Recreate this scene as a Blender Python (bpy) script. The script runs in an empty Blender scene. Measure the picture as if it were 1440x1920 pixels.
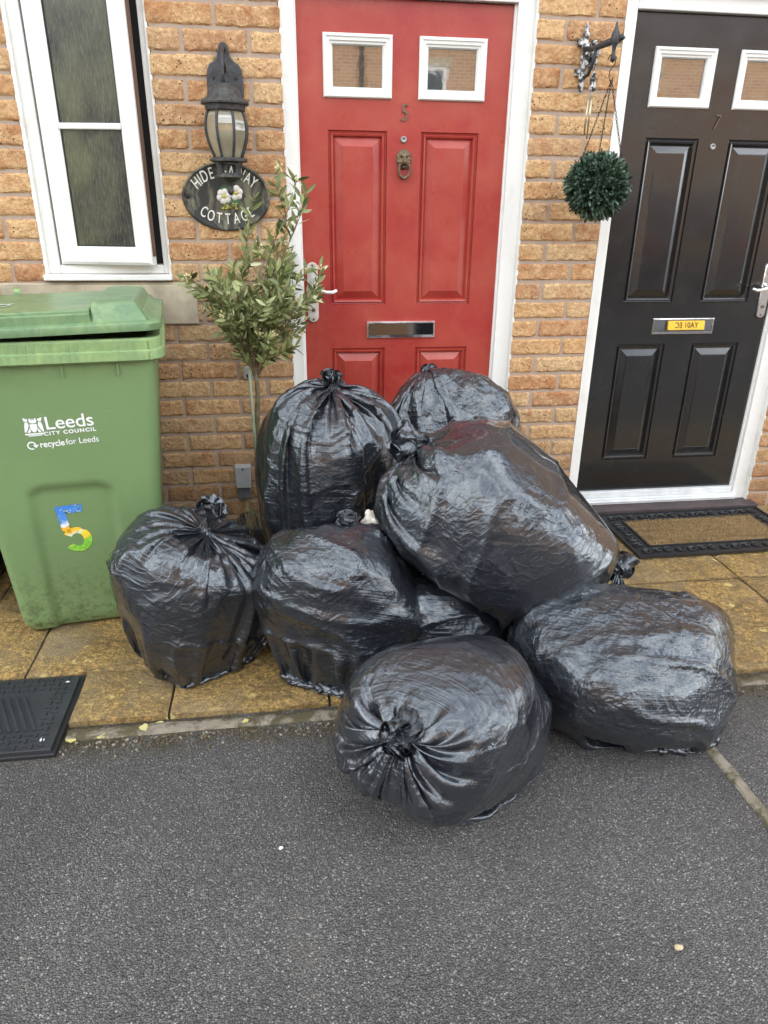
import bpy, bmesh, math, random
import numpy as np
from mathutils import Vector, Matrix
S = bpy.context.scene
C = S.collection
R = math.radians

# ------------------------------------------------------------------ camera, sky, sun, exposure
cam = bpy.data.cameras.new('camera'); camo = bpy.data.objects.new('camera', cam); C.objects.link(camo)
camo.location = (0.39836, -2.92444, 1.33956)
camo.rotation_euler = (1.15820887, -0.01157223, -0.13812921)
cam.sensor_fit = 'VERTICAL'; cam.sensor_height = 24.0; cam.lens = 1344.24 / 1920 * 24.0
cam.clip_start = 0.05; cam.clip_end = 2000
S.camera = camo
SUN_EL, SUN_ROT = R(40), R(-14)
world = bpy.data.worlds.new("World"); S.world = world; world.use_nodes = True
wn = world.node_tree; wn.nodes.clear()
wo = wn.nodes.new('ShaderNodeOutputWorld')
sky = wn.nodes.new('ShaderNodeTexSky'); sky.sky_type = 'NISHITA'; sky.sun_disc = False
sky.sun_elevation = SUN_EL; sky.sun_rotation = SUN_ROT; sky.air_density = 1.0; sky.dust_density = 1.5
b1 = wn.nodes.new('ShaderNodeBackground'); b1.inputs[1].default_value = 0.14
wn.links.new(sky.outputs[0], b1.inputs[0])
b2 = wn.nodes.new('ShaderNodeBackground'); b2.inputs[0].default_value = (0.92, 0.96, 1.0, 1); b2.inputs[1].default_value = 3.0
tc = wn.nodes.new('ShaderNodeTexCoord')
cn = wn.nodes.new('ShaderNodeTexNoise'); cn.inputs['Scale'].default_value = 2.6; cn.inputs['Detail'].default_value = 7
cn.inputs['Distortion'].default_value = 0.6
cr = wn.nodes.new('ShaderNodeValToRGB'); cr.color_ramp.elements[0].position = 0.45; cr.color_ramp.elements[1].position = 0.60
cr.color_ramp.elements[0].color = (.12, .12, .12, 1)
wm = wn.nodes.new('ShaderNodeMixShader')
wn.links.new(tc.outputs['Generated'], cn.inputs['Vector']); wn.links.new(cn.outputs[0], cr.inputs[0])
wn.links.new(cr.outputs[0], wm.inputs[0]); wn.links.new(b1.outputs[0], wm.inputs[1]); wn.links.new(b2.outputs[0], wm.inputs[2])
wn.links.new(wm.outputs[0], wo.inputs[0])
sl = bpy.data.lights.new('sun', 'SUN'); sl.energy = 2.8; sl.angle = R(0.5); sl.color = (1.0, 0.93, 0.82)
so = bpy.data.objects.new('sun', sl); C.objects.link(so)
sd = Vector((math.sin(SUN_ROT) * math.cos(SUN_EL), math.cos(SUN_ROT) * math.cos(SUN_EL), math.sin(SUN_EL)))
so.rotation_euler = sd.to_track_quat('Z', 'Y').to_euler()
S.view_settings.view_transform = 'Standard'; S.view_settings.look = 'None'
S.view_settings.exposure = 1.06; S.view_settings.gamma = 1.0
S.cycles.max_bounces = 8

# ------------------------------------------------------------------ helpers
rng = np.random.default_rng(7); random.seed(7)

def _h(ix, iy, iz, s):
    n = (ix * 73856093) ^ (iy * 19349663) ^ (iz * 83492791) ^ (s * 2654435761)
    n = (n ^ (n >> 13)) * 1274126177 & 0x7fffffff
    n = (n ^ (n >> 15)) * 668265263 & 0x7fffffff
    return (n ^ (n >> 12)) / 0x7fffffff
def noise3(x, y, z, s=0):
    x = np.asarray(x, float); y = np.asarray(y, float) + 0 * x; z = np.asarray(z, float) + 0 * x
    ix, iy, iz = np.floor(x).astype(np.int64), np.floor(y).astype(np.int64), np.floor(z).astype(np.int64)
    fx, fy, fz = x - ix, y - iy, z - iz
    fx, fy, fz = [f * f * (3 - 2 * f) for f in (fx, fy, fz)]
    r = 0
    for a in (0, 1):
        for b in (0, 1):
            for c in (0, 1):
                w = (fx if a else 1 - fx) * (fy if b else 1 - fy) * (fz if c else 1 - fz)
                r = r + w * _h(ix + a, iy + b, iz + c, s)
    return r * 2 - 1
def fbm(x, y, z, s=0, o=3):
    r = 0; a = 1
    for k in range(o):
        r = r + a * noise3(x * 2 ** k, y * 2 ** k, z * 2 ** k, s + k); a *= .5
    return r

def tag(o, label=None, cat=None, group=None, kind=None):
    if label: o['label'] = label
    if cat: o['category'] = cat
    if group: o['group'] = group
    if kind: o['kind'] = kind
    return o
def empty(name, loc=(0, 0, 0), parent=None):
    o = bpy.data.objects.new(name, None); C.objects.link(o); o.location = loc; o.empty_display_size = .1
    if parent: o.parent = parent
    return o

class MB:
    """collects geometry in world coordinates and links it as one mesh object"""
    def __init__(s): s.v = []; s.f = []; s.n = 0; s.a = []; s.mi = []
    def add(s, V, F, att=0.0, mi=0):
        V = np.asarray(V, float).reshape(-1, 3); s.v.append(V)
        for f in F: s.f.append([i + s.n for i in f]); s.mi.append(mi)
        s.a.append(np.full(len(V), att) if np.isscalar(att) else np.asarray(att, float)); s.n += len(V); return s
    def box(s, x0, x1, y0, y1, z0, z1, att=0.0, M=None, mi=0):
        V = np.array([(x, y, z) for x in (x0, x1) for y in (y0, y1) for z in (z0, z1)], float)
        if M is not None: V = np.array([M @ Vector(p) for p in V])
        return s.add(V, [(0, 1, 3, 2), (4, 6, 7, 5), (0, 4, 5, 1), (2, 3, 7, 6), (0, 2, 6, 4), (1, 5, 7, 3)], att, mi)
    def tube(s, pts, r, n=8, att=0.0, cap=True):
        pts = [Vector(p) for p in pts]; k = len(pts)
        rr = r if hasattr(r, '__len__') else [r] * k
        V = []; up = None
        for i, p in enumerate(pts):
            t = (pts[min(i + 1, k - 1)] - pts[max(i - 1, 0)]).normalized()
            if up is None: up = t.orthogonal().normalized()
            up = (up - t * up.dot(t)).normalized(); b = t.cross(up)
            for j in range(n):
                a = 2 * math.pi * j / n; V.append(p + (up * math.cos(a) + b * math.sin(a)) * rr[i])
        F = [(i * n + j, i * n + (j + 1) % n, (i + 1) * n + (j + 1) % n, (i + 1) * n + j) for i in range(k - 1) for j in range(n)]
        if cap: F += [list(range(n))[::-1], [(k - 1) * n + j for j in range(n)]]
        return s.add([tuple(v) for v in V], F, att)
    def lathe(s, prof, c, n=24, att=0.0, M=None, a0=0, a1=2 * math.pi):
        full = abs(a1 - a0 - 2 * math.pi) < 1e-6
        m = n if full else n + 1
        V = []
        for r, z in prof:
            for j in range(m):
                a = a0 + (a1 - a0) * j / n; p = Vector((r * math.cos(a), r * math.sin(a), z))
                if M is not None: p = M @ p
                V.append((p.x + c[0], p.y + c[1], p.z + c[2]))
        F = []
        for i in range(len(prof) - 1):
            for j in range(n):
                j2 = (j + 1) % m if full else j + 1
                F.append((i * m + j, i * m + j2, (i + 1) * m + j2, (i + 1) * m + j))
        if full:
            if prof[0][0] > 1e-5: F.append(list(range(m))[::-1])
            if prof[-1][0] > 1e-5: F.append([(len(prof) - 1) * m + j for j in range(m)])
        return s.add(V, F, att)
    def grid(s, P, att=0.0, cyc=False):
        P = np.asarray(P, float); a, b = P.shape[:2]
        F = [(i * b + j, i * b + j + 1, (i + 1) * b + j + 1, (i + 1) * b + j) for i in range(a - 1) for j in range(b - 1)]
        if cyc: F += [(i * b + b - 1, i * b, (i + 1) * b, (i + 1) * b + b - 1) for i in range(a - 1)]
        return s.add(P.reshape(-1, 3), F, att)
    def prism(s, pts, y0, y1, att=0.0):
        """outline in x,z extruded from y0 (front) to y1 (back)"""
        n = len(pts)
        V = [(x, y0, z) for x, z in pts] + [(x, y1, z) for x, z in pts]
        F = [list(range(n)), list(range(n, 2 * n))[::-1]] + [(i, (i + 1) % n, n + (i + 1) % n, n + i) for i in range(n)]
        return s.add(V, F, att)
    def build(s, name, m, parent=None, smooth=False, origin=None, bevel=0, segs=2, angle=None):
        V = np.concatenate(s.v) if s.v else np.zeros((0, 3))
        off = np.zeros(3)
        if parent is not None:
            p = parent; 
            while p is not None: off += np.array(p.location); p = p.parent
            if origin is not None: pass
        elif origin is not None: off = np.array(origin, float)
        me = bpy.data.meshes.new(name); me.from_pydata((V - off).tolist(), [], s.f)
        at = me.attributes.new('tone', 'FLOAT', 'POINT'); at.data.foreach_set('value', np.concatenate(s.a).astype(np.float32))
        bm = bmesh.new(); bm.from_mesh(me); bmesh.ops.recalc_face_normals(bm, faces=bm.faces); bm.to_mesh(me); bm.free()
        mm = m if isinstance(m, (list, tuple)) else [m]
        for x in mm: me.materials.append(x)
        if len(mm) > 1: me.polygons.foreach_set('material_index', np.array(s.mi, dtype=np.int32))
        o = bpy.data.objects.new(name, me); C.objects.link(o)
        if parent is not None: o.parent = parent
        elif origin is not None: o.location = origin
        if smooth: me.shade_smooth()
        if angle is not None: me.shade_smooth(); me.set_sharp_from_angle(angle=R(angle))
        if bevel:
            b = o.modifiers.new('bevel', 'BEVEL'); b.width = bevel; b.segments = segs; b.limit_method = 'ANGLE'; b.angle_limit = R(35)
            b.harden_normals = False
        return o

# ---- material helpers
class NT:
    def __init__(s, name):
        s.m = bpy.data.materials.new(name); s.m.use_nodes = True; s.t = s.m.node_tree
        s.b = s.t.nodes['Principled BSDF']; s.out = s.t.nodes['Material Output']
        s.co = s.n('ShaderNodeTexCoord').outputs['Object']
    def n(s, ty, **kw):
        x = s.t.nodes.new(ty)
        for k, v in kw.items():
            if k.startswith('_'): setattr(x, k[1:], v); continue
            i = int(k[1:]) if k[0] == 'i' and k[1:].isdigit() else k
            if hasattr(v, 'links') or isinstance(v, bpy.types.NodeSocket): s.t.links.new(v, x.inputs[i])
            else: x.inputs[i].default_value = v
        return x
    def set(s, **kw):
        for k, v in kw.items():
            k = k.replace('_', ' ')
            if isinstance(v, bpy.types.NodeSocket): s.t.links.new(v, s.b.inputs[k])
            else: s.b.inputs[k].default_value = v
    def map(s, sc=(1, 1, 1), co=None, rot=(0, 0, 0), loc=(0, 0, 0)):
        return s.n('ShaderNodeMapping', i0=co or s.co, Scale=sc, Rotation=rot, Location=loc).outputs[0]
    def noise(s, sc, det=4, rough=.5, dist=0, co=None, dim=None):
        return s.n('ShaderNodeTexNoise', Vector=co or s.co, Scale=sc, Detail=det, Roughness=rough, Distortion=dist).outputs[0]
    def vor(s, sc, co=None, feat='F1', rnd=1, out=0):
        return s.n('ShaderNodeTexVoronoi', _feature=feat, Vector=co or s.co, Scale=sc, Randomness=rnd).outputs[out]
    def ramp(s, f, stops, interp='LINEAR'):
        x = s.n('ShaderNodeValToRGB', i0=f); r = x.color_ramp; r.interpolation = interp
        while len(r.elements) < len(stops): r.elements.new(.5)
        for e, (p, c) in zip(r.elements, stops):
            e.position = p; e.color = (c, c, c, 1) if np.isscalar(c) else (*c, 1)
        return x.outputs[0]
    def mix(s, f, a, b, mode='MIX'):
        x = s.n('ShaderNodeMix', _data_type='RGBA', _blend_type=mode)
        for i, v in ((0, f), (6, a), (7, b)):
            if isinstance(v, bpy.types.NodeSocket): s.t.links.new(v, x.inputs[i])
            else: x.inputs[i].default_value = (*v, 1) if hasattr(v, '__len__') else v
        return x.outputs[2]
    def math(s, op, a, b=0.0, clamp=False):
        return s.n('ShaderNodeMath', _operation=op, _use_clamp=clamp, i0=a, i1=b).outputs[0]
    def bump(s, h, st=.5, d=.01, nrm=None):
        kw = dict(Height=h, Strength=st, Distance=d)
        if nrm is not None: kw['Normal'] = nrm
        return s.n('ShaderNodeBump', **kw).outputs[0]
    def attr(s, nm='tone'): return s.n('ShaderNodeAttribute', _attribute_name=nm).outputs['Fac']

def simple(name, col, rough=.5, metal=0, var=.0, vs=8, bump=0, bs=60, spec=.5, **kw):
    n = NT(name)
    if var:
        f = n.noise(vs, 5, .6)
        c = n.mix(n.ramp(f, [(.3, 0), (.7, 1)]), tuple(x * (1 - var) for x in col), tuple(min(1, x * (1 + var)) for x in col))
        n.set(Base_Color=c)
    else: n.set(Base_Color=(*col, 1))
    n.set(Roughness=rough, Metallic=metal, Specular_IOR_Level=spec)
    if bump: n.set(Normal=n.bump(n.noise(bs, 4, .6), bump, .003))
    for k, v in kw.items(): n.set(**{k: v})
    return n.m

def m_brick():
    n = NT('brick_buff'); t = n.attr('tone')
    c = n.ramp(t, [(0, (.40, .19, .09)), (.25, (.56, .33, .15)), (.5, (.64, .41, .20)), (.75, (.52, .37, .21)), (1, (.36, .15, .075))])
    f1 = n.noise(22, 5, .65, .4)
    c = n.mix(n.ramp(f1, [(.38, 0), (.66, .8)]), c, (.70, .48, .25))
    c = n.mix(n.ramp(n.noise(60, 6, .75, .8), [(.42, .55), (.56, 0)]), c, (.32, .15, .065))
    c = n.mix(n.ramp(n.noise(95, 4, .7), [(.56, 0), (.68, .6)]), c, (.70, .52, .30))
    c = n.mix(n.ramp(n.noise(9, 4, .6, .8), [(.5, 0), (.72, .6)]), c, (.38, .14, .055))
    # burnt iron spots, more on some bricks
    sp = n.vor(120, rnd=1); sel = n.ramp(n.noise(14, 2), [(.5, 0), (.62, 1)])
    big = n.vor(62, rnd=1)
    spot = n.math('MULTIPLY', n.ramp(sp, [(.16, 1), (.24, 0)]), sel)
    spot2 = n.math('MULTIPLY', n.ramp(big, [(.17, 1), (.25, 0)]), n.ramp(n.noise(11, 2), [(.50, 0), (.57, 1)]))
    spot = n.math('MAXIMUM', spot, spot2)
    spot = n.math('MULTIPLY', spot, n.ramp(n.math('FRACT', n.math('MULTIPLY', t, 7.31)), [(.32, 0), (.4, 1)]))
    c = n.mix(n.math('MULTIPLY', spot, .85), c, (.05, .03, .025))
    # general grime near the ground
    z = n.n('ShaderNodeSeparateXYZ', i0=n.co).outputs[2]
    g = n.math('MULTIPLY', n.ramp(z, [(.1, 1), (.55, 0)]), n.ramp(n.noise(7, 5, .6), [(.3, .2), (.7, .8)]))
    c = n.mix(g, c, (.17, .095, .05))
    h = n.math('ADD', n.noise(85, 6, .65), n.math('MULTIPLY', n.noise(26, 3, .5, .5), 1.2))
    n.set(Base_Color=c, Roughness=.9, Specular_IOR_Level=.2, Normal=n.bump(h, 1.0, .008)); return n.m
def m_mortar():
    n = NT('mortar'); c = n.mix(n.noise(30, 5, .7), (.33, .24, .18), (.47, .37, .29))
    n.set(Base_Color=c, Roughness=.95, Normal=n.bump(n.noise(160, 4, .7), .8, .004)); return n.m
def m_upvc(name='white_upvc', dirt=.35):
    n = NT(name)
    d = n.ramp(n.noise(9, 7, .7, .6), [(.52, 0), (.8, dirt)])
    d2 = n.ramp(n.noise(70, 3, .6), [(.68, 0), (.78, dirt)])
    c = n.mix(n.math('MAXIMUM', d, d2), (.74, .73, .685), (.46, .40, .31))
    n.set(Base_Color=c, Roughness=.32, Normal=n.bump(n.noise(60, 2), .05, .002)); return n.m
def m_door(name, a, b, rough, fade):
    n = NT(name)
    f = n.ramp(n.noise(5, 6, .65, .3), [(.35, 0), (.7, 1)])
    c = n.mix(n.math('MULTIPLY', f, fade), a, b)
    fs = n.ramp(n.noise(60, 4, .7), [(.5, 0), (.75, 1)])
    c = n.mix(n.math('MULTIPLY', fs, fade * .35), c, b)
    grain = n.noise(1, 5, .7, 1.2, co=n.map((260, 260, 22)))
    n.set(Base_Color=c, Roughness=n.ramp(n.noise(12, 4), [(.3, rough * .8), (.7, rough * 1.25)]),
          Normal=n.bump(n.noise(55, 3, .5), .10, .002, n.bump(grain, .16, .0012))); return n.m
def m_tarmac():
    n = NT('tarmac')
    wob = n.noise(3, 5, .6)
    cell = n.n('ShaderNodeTexVoronoi', Vector=n.co, Scale=260).outputs
    cc = n.ramp(n.n('ShaderNodeSeparateColor', i0=cell[1]).outputs[0], [(0, .12), (.5, .165), (.8, .22), (.94, .31), (.988, .52)])
    dk = n.ramp(cell[0], [(.25, 1), (.55, .35)])
    c = n.mix(1.0, cc, dk, 'MULTIPLY')
    c = n.mix(n.ramp(wob, [(.3, .0), (.7, .45)]), c, n.mix(1.0, c, (1.5, 1.45, 1.4), 'MULTIPLY'))
    # moss and dirt next to the kerb
    sx = n.n('ShaderNodeSeparateXYZ', i0=n.co).outputs
    band = n.math('MULTIPLY', n.ramp(n.math('ADD', sx[1], 2.0), [(.61, 0), (.70, 1)]), n.ramp(n.noise(16, 6, .7), [(.40, 0), (.52, .95)]))
    c = n.mix(band, c, n.mix(n.noise(60, 3), (.035, .028, .010), (.11, .085, .035)))
    st = n.ramp(n.noise(2.2, 6, .7, 1.0), [(.6, 0), (.8, .35)])
    c = n.mix(st, c, (.26, .235, .21))
    h = n.math('SUBTRACT', n.noise(260, 4, .7), n.math('MULTIPLY', cell[0], 1.1))
    c = n.mix(1.0, c, (1.05, 1.0, .93), 'MULTIPLY')
    mac = n.ramp(n.noise(1.3, 4, .6, .8), [(.32, .78), (.7, 1.2)]); c = n.mix(1.0, c, mac, 'MULTIPLY')
    n.set(Base_Color=c, Roughness=n.ramp(n.noise(120, 3), [(.35, .34), (.65, .7)]), Specular_IOR_Level=.6, Normal=n.bump(h, 1.0, .0075)); return n.m
def m_paving():
    n = NT('riven_paving'); t = n.attr('tone')
    f = n.noise(9, 8, .72, 1.4)
    c = n.ramp(f, [(.30, (.13, .09, .05)), (.42, (.33, .22, .085)), (.52, (.54, .36, .125)), (.64, (.66, .46, .17)), (.8, (.72, .57, .28))])
    g = n.noise(55, 6, .75)
    c = n.mix(n.ramp(g, [(.40, .85), (.55, 0)]), c, (.12, .085, .045))
    c = n.mix(n.ramp(n.noise(150, 3, .6), [(.44, .7), (.60, 0)]), c, (.12, .08, .035))
    gr = n.ramp(n.noise(3.2, 5, .6, .5), [(.47, 0), (.66, .75)])
    c = n.mix(gr, c, n.mix(n.noise(40, 5, .7), (.10, .088, .07), (.32, .26, .17)))
    lich = n.math('MULTIPLY', n.ramp(n.vor(11), [(.12, 1), (.2, 0)]), n.ramp(n.noise(30, 4), [(.45, 0), (.55, .8)]))
    c = n.mix(lich, c, (.60, .50, .22))
    c = n.mix(n.math('MULTIPLY', t, .28), c, (.17, .13, .07))
    c = n.mix(1.0, c, (1.12, 1.05, .88), 'MULTIPLY')
    h = n.math('ADD', n.math('MULTIPLY', f, 2.2), n.math('MULTIPLY', n.noise(90, 5, .7), .8))
    n.set(Base_Color=c, Roughness=n.ramp(n.noise(5, 5, .6), [(.4, .42), (.65, .8)]), Specular_IOR_Level=.4, Normal=n.bump(h, .9, .011)); return n.m
def m_concrete():
    n = NT('kerb_concrete')
    c = n.mix(n.noise(25, 6, .75), (.13, .105, .075), (.36, .31, .23))
    c = n.mix(n.ramp(n.noise(13, 6, .75, .6), [(.44, 0), (.56, .92)]), c, (.07, .055, .022))
    n.set(Base_Color=c, Roughness=.9, Normal=n.bump(n.noise(120, 5, .75), .9, .006)); return n.m
def m_bag(seed, base=.014, rough=.2, crumple=0.0):
    n = NT('bin_liner_black')
    uv = n.n('ShaderNodeUVMap', _uv_map='UVMap').outputs[0]
    m1 = n.map((3.5, 95, 1), uv, rot=(0, 0, .10), loc=(seed * 3.1, seed, 0))
    w = n.noise(1, 4, .6, .35, co=m1)
    m2 = n.map((9, 260, 1), uv, rot=(0, 0, -.16), loc=(seed, seed * 2.2, 0))
    w2 = n.noise(1, 3, .6, .3, co=m2)
    msk = n.ramp(n.noise(6, 3, .5, .4, co=n.map((1, 1, 1), loc=(seed, 0, 0))), [(.38, .12), (.58, 1)])
    lines = n.math('MULTIPLY', n.math('ADD', w, n.math('MULTIPLY', w2, .35)), msk)
    crk = n.noise(34, 4, .55, 1.6)
    ndrop = n.vor(150, rnd=1)
    dsel = n.ramp(n.n('ShaderNodeSeparateColor', i0=n.vor(150, rnd=1, out=1)).outputs[0], [(.50, 0), (.55, 1)])
    wp = n.n('ShaderNodeVectorMath', _operation='MULTIPLY_ADD', i0=n.n('ShaderNodeTexNoise', Vector=n.co, Scale=7, Detail=3).outputs[1], i1=(.10, .10, .10), i2=n.co).outputs[0]
    v1 = n.vor(15, co=wp); v2 = n.vor(38, co=wp); v3 = n.vor(85, co=wp)
    cmk = n.ramp(n.noise(5.5, 3, .5, .3, co=n.map((1, 1, 1.4), loc=(seed * .7, 2, seed))), [(.44 - crumple * .12, 0), (.60 - crumple * .12, 1)])
    vv = n.n('ShaderNodeSeparateXYZ', i0=uv).outputs[1]
    cmk = n.math('MULTIPLY', cmk, n.ramp(vv, [(.42 - crumple * .25, .03 + crumple * .22), (.66 - crumple * .2, 1)]))
    fac = n.math('MULTIPLY', n.math('ADD', n.math('ADD', v1, n.math('MULTIPLY', v2, .55)), n.math('MULTIPLY', v3, .22)), cmk)
    wp2 = n.n('ShaderNodeVectorMath', _operation='MULTIPLY_ADD', i0=n.n('ShaderNodeTexNoise', Vector=n.co, Scale=3.5, Detail=2).outputs[1], i1=(.30, .30, .30), i2=n.map((1, 1, 1.5), loc=(seed, seed, 0))).outputs[0]
    e1 = n.ramp(n.vor(9, co=wp2, feat='DISTANCE_TO_EDGE'), [(0, 1), (.10, .25), (.3, 0)]); e2 = n.ramp(n.vor(24, co=wp2, feat='DISTANCE_TO_EDGE'), [(0, 1), (.09, .2), (.25, 0)])
    emk = n.ramp(n.noise(4.2, 2, .5, .3, co=n.map((1, 1, 1), loc=(seed * 1.3, 5, 1))), [(.40, .1), (.58, 1)])
    edge = n.math('MULTIPLY', n.math('ADD', n.math('MULTIPLY', e1, 1.0), n.math('MULTIPLY', e2, .40)), emk)
    drop = n.math('MULTIPLY', n.ramp(ndrop, [(.0, 1), (.14, .9), (.26, 0)]), dsel)
    b1_ = n.bump(lines, .62, .007)
    b2_ = n.bump(fac, .30 + crumple * .24, .015, n.bump(n.math('MULTIPLY', crk, n.ramp(vv, [(.4, .12), (.6, 1)])), .22, .007, b1_))
    b2_ = n.bump(n.math('MULTIPLY', edge, n.ramp(vv, [(.3, .45), (.6, 1)])), .42, .007, b2_)
    b3_ = n.bump(drop, .8, .0011, b2_)
    dust = n.ramp(n.noise(5, 6, .7), [(.5, 0), (.8, .3)])
    c = n.mix(dust, (base, base * 1.12, base * 1.4), (.035, .036, .038))
    n.set(Base_Color=c, Roughness=n.ramp(n.noise(9, 4, .6), [(.3, rough * 1.2), (.75, rough * 2.3)]), Specular_IOR_Level=.9, Normal=b3_)
    n.set(Specular_Tint=(.86, .94, 1.0, 1))
    n.set(Coat_Weight=.6, Coat_Roughness=.03)
    return n.m
def m_binplastic(name, col, dirt=(.30, .30, .18)):
    n = NT(name)
    c = n.mix(n.ramp(n.noise(4, 6, .6, .4), [(.3, 0), (.75, .5)]), col, tuple(x * 1.25 for x in col))
    scr = n.ramp(n.noise(1, 3, .6, .8, co=n.map((14, 14, 120), rot=(0, .3, 0))), [(.68, 0), (.78, .35)])
    c = n.mix(scr, c, tuple(min(1, x * 1.8 + .03) for x in col))
    z = n.n('ShaderNodeSeparateXYZ', i0=n.co).outputs[2]
    low = n.math('MULTIPLY', n.ramp(z, [(0.0, 1), (.28, .05)]), n.ramp(n.noise(45, 6, .75), [(.46, 0), (.62, .8)]))
    c = n.mix(low, c, (.05, .045, .02))
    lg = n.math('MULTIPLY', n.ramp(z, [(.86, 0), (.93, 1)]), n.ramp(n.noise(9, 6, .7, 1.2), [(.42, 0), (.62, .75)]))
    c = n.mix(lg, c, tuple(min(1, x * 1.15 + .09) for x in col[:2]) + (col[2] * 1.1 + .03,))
    sp = n.math('MULTIPLY', n.ramp(n.vor(70), [(.05, 1), (.09, 0)]), .6)
    c = n.mix(sp, c, dirt)
    n.set(Base_Color=c, Roughness=.42, Normal=n.bump(n.noise(220, 2), .08, .001)); return n.m
def m_leaf(name, a, b, cc, rough=.45):
    n = NT(name); t = n.attr()
    n.set(Base_Color=n.ramp(t, [(0, a), (.6, b), (1, cc)]), Roughness=rough, Specular_IOR_Level=.5)
    n.set(Subsurface_Weight=0.0); return n.m
def m_glass_obscure():
    n = NT('wet_obscure_glass')
    st = n.noise(1, 5, .75, .3, co=n.map((520, 520, 30)))
    big = n.ramp(n.noise(4.2, 3, .5, .6), [(.38, 0), (.66, 1)])
    c = n.mix(big, (.014, .017, .015), (.085, .09, .045))
    z = n.n('ShaderNodeSeparateXYZ', i0=n.co).outputs[2]
    c = n.mix(n.math('MULTIPLY', n.ramp(z, [(.165, 1), (.26, 0)]), .35), c, (.35, .34, .28))
    c = n.mix(n.ramp(st, [(.50, 0), (.68, .4)]), c, (.28, .28, .24))
    n.set(Base_Color=c, Roughness=.22, Specular_IOR_Level=.5, Normal=n.bump(st, .35, .002, n.bump(n.noise(120, 2), .15, .002))); return n.m
def m_mirror(name, col=(.72, .72, .7), rough=.02, wav=.0, sc=25):
    n = NT(name); n.set(Base_Color=(*col, 1), Metallic=1.0, Roughness=rough)
    if wav: n.set(Normal=n.bump(n.noise(sc, 2), wav, .004))
    return n.m
def m_doorglass():
    n = NT('door_glazing'); n.set(Base_Color=(.035, .035, .03, 1), Roughness=.035, Specular_IOR_Level=1.0, IOR=1.9)
    n.set(Coat_Weight=1.0, Coat_Roughness=.01, Coat_IOR=1.9, Normal=n.bump(n.noise(16, 2), .05, .004)); return n.m

M = {}
M['brick'] = m_brick(); M['mortar'] = m_mortar(); M['upvc'] = m_upvc(); M['cream'] = m_upvc('cream_sealant', .9)
M['red'] = m_door('red_door_paint', (.31, .025, .021), (.40, .085, .05), .34, .7)
M['black'] = m_door('black_door_paint', (.012, .012, .012), (.018, .017, .016), .24, .5)
_b = M['black'].node_tree.nodes['Principled BSDF']; _b.inputs['Coat Weight'].default_value = .6; _b.inputs['Coat Roughness'].default_value = .10; _b.inputs['Coat IOR'].default_value = 1.55; _b.inputs['Specular IOR Level'].default_value = .5
M['tarmac'] = m_tarmac(); M['paving'] = m_paving(); M['concrete'] = m_concrete()
M['stone'] = simple('sill_stone', (.44, .37, .26), .85, var=.25, vs=12, bump=.5, bs=120)
M['dark'] = simple('dark_gap', (.012, .012, .012), .7)
M['glass'] = m_doorglass(); M['wetglass'] = m_glass_obscure()
M['chrome'] = m_mirror('chrome', (.9, .89, .87), .10, .1, 60)
M['mirror'] = m_mirror('polished_flap', (.8, .79, .76), .015)
M['flapdark'] = m_mirror('dark_reflection_flap', (.09, .09, .09), .05)  # dark reflection in the red door's flap, painted in as near-black metal
M['brass'] = simple('aged_brass', (.17, .12, .075), .5, .6, var=.4, vs=60, bump=.6, bs=300)
M['alu'] = simple('grey_threshold', (.62, .63, .62), .35, var=.12, vs=14)
M['brownsill'] = simple('brown_sill_board', (.06, .042, .042), .6, var=.3, vs=20, bump=.4, bs=80)
M['iron'] = simple('black_cast_iron', (.035, .036, .038), .48, .1, var=.45, vs=40, bump=.7, bs=140)
M['ironw'] = simple('weathered_iron', (.05, .047, .043), .6, .2, var=.6, vs=70, bump=.8, bs=140)
M['wire'] = simple('dark_wire', (.03, .022, .018), .5, .6)
M['greybox'] = simple('grey_plastic', (.36, .36, .35), .5, var=.15, vs=20)
M['greydk'] = simple('grey_plastic_dark', (.10, .11, .115), .5, var=.15, vs=20)
M['bin'] = m_binplastic('green_bin_plastic', (.150, .232, .095))
M['binlid'] = m_binplastic('green_lid_plastic', (.105, .185, .09))
M['rim'] = m_binplastic('green_rim_plastic', (.19, .29, .125))
M['blackbin'] = m_binplastic('black_bin_plastic', (.018, .018, .019))
M['rubber'] = simple('black_rubber', (.014, .014, .015), .5, bump=.5, bs=150)
M['white'] = simple('white_print', (.80, .80, .78), .5)
M['letter'] = simple('cream_lettering', (.72, .70, .62), .6, var=.15, vs=60)

# ================================================================== THE SETTING
def sheet(name, x0, x1, y0, y1, z, m, nx=1, ny=1):
    b = MB(); xs = np.linspace(x0, x1, nx + 1); ys = np.linspace(y0, y1, ny + 1)
    P = np.array([[(x, y, z) for x in xs] for y in ys]); b.grid(P); return tag(b.build(name, m), kind='structure')
sheet('road', -300, 300, -300, 300, -.022, M['tarmac'])

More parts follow.
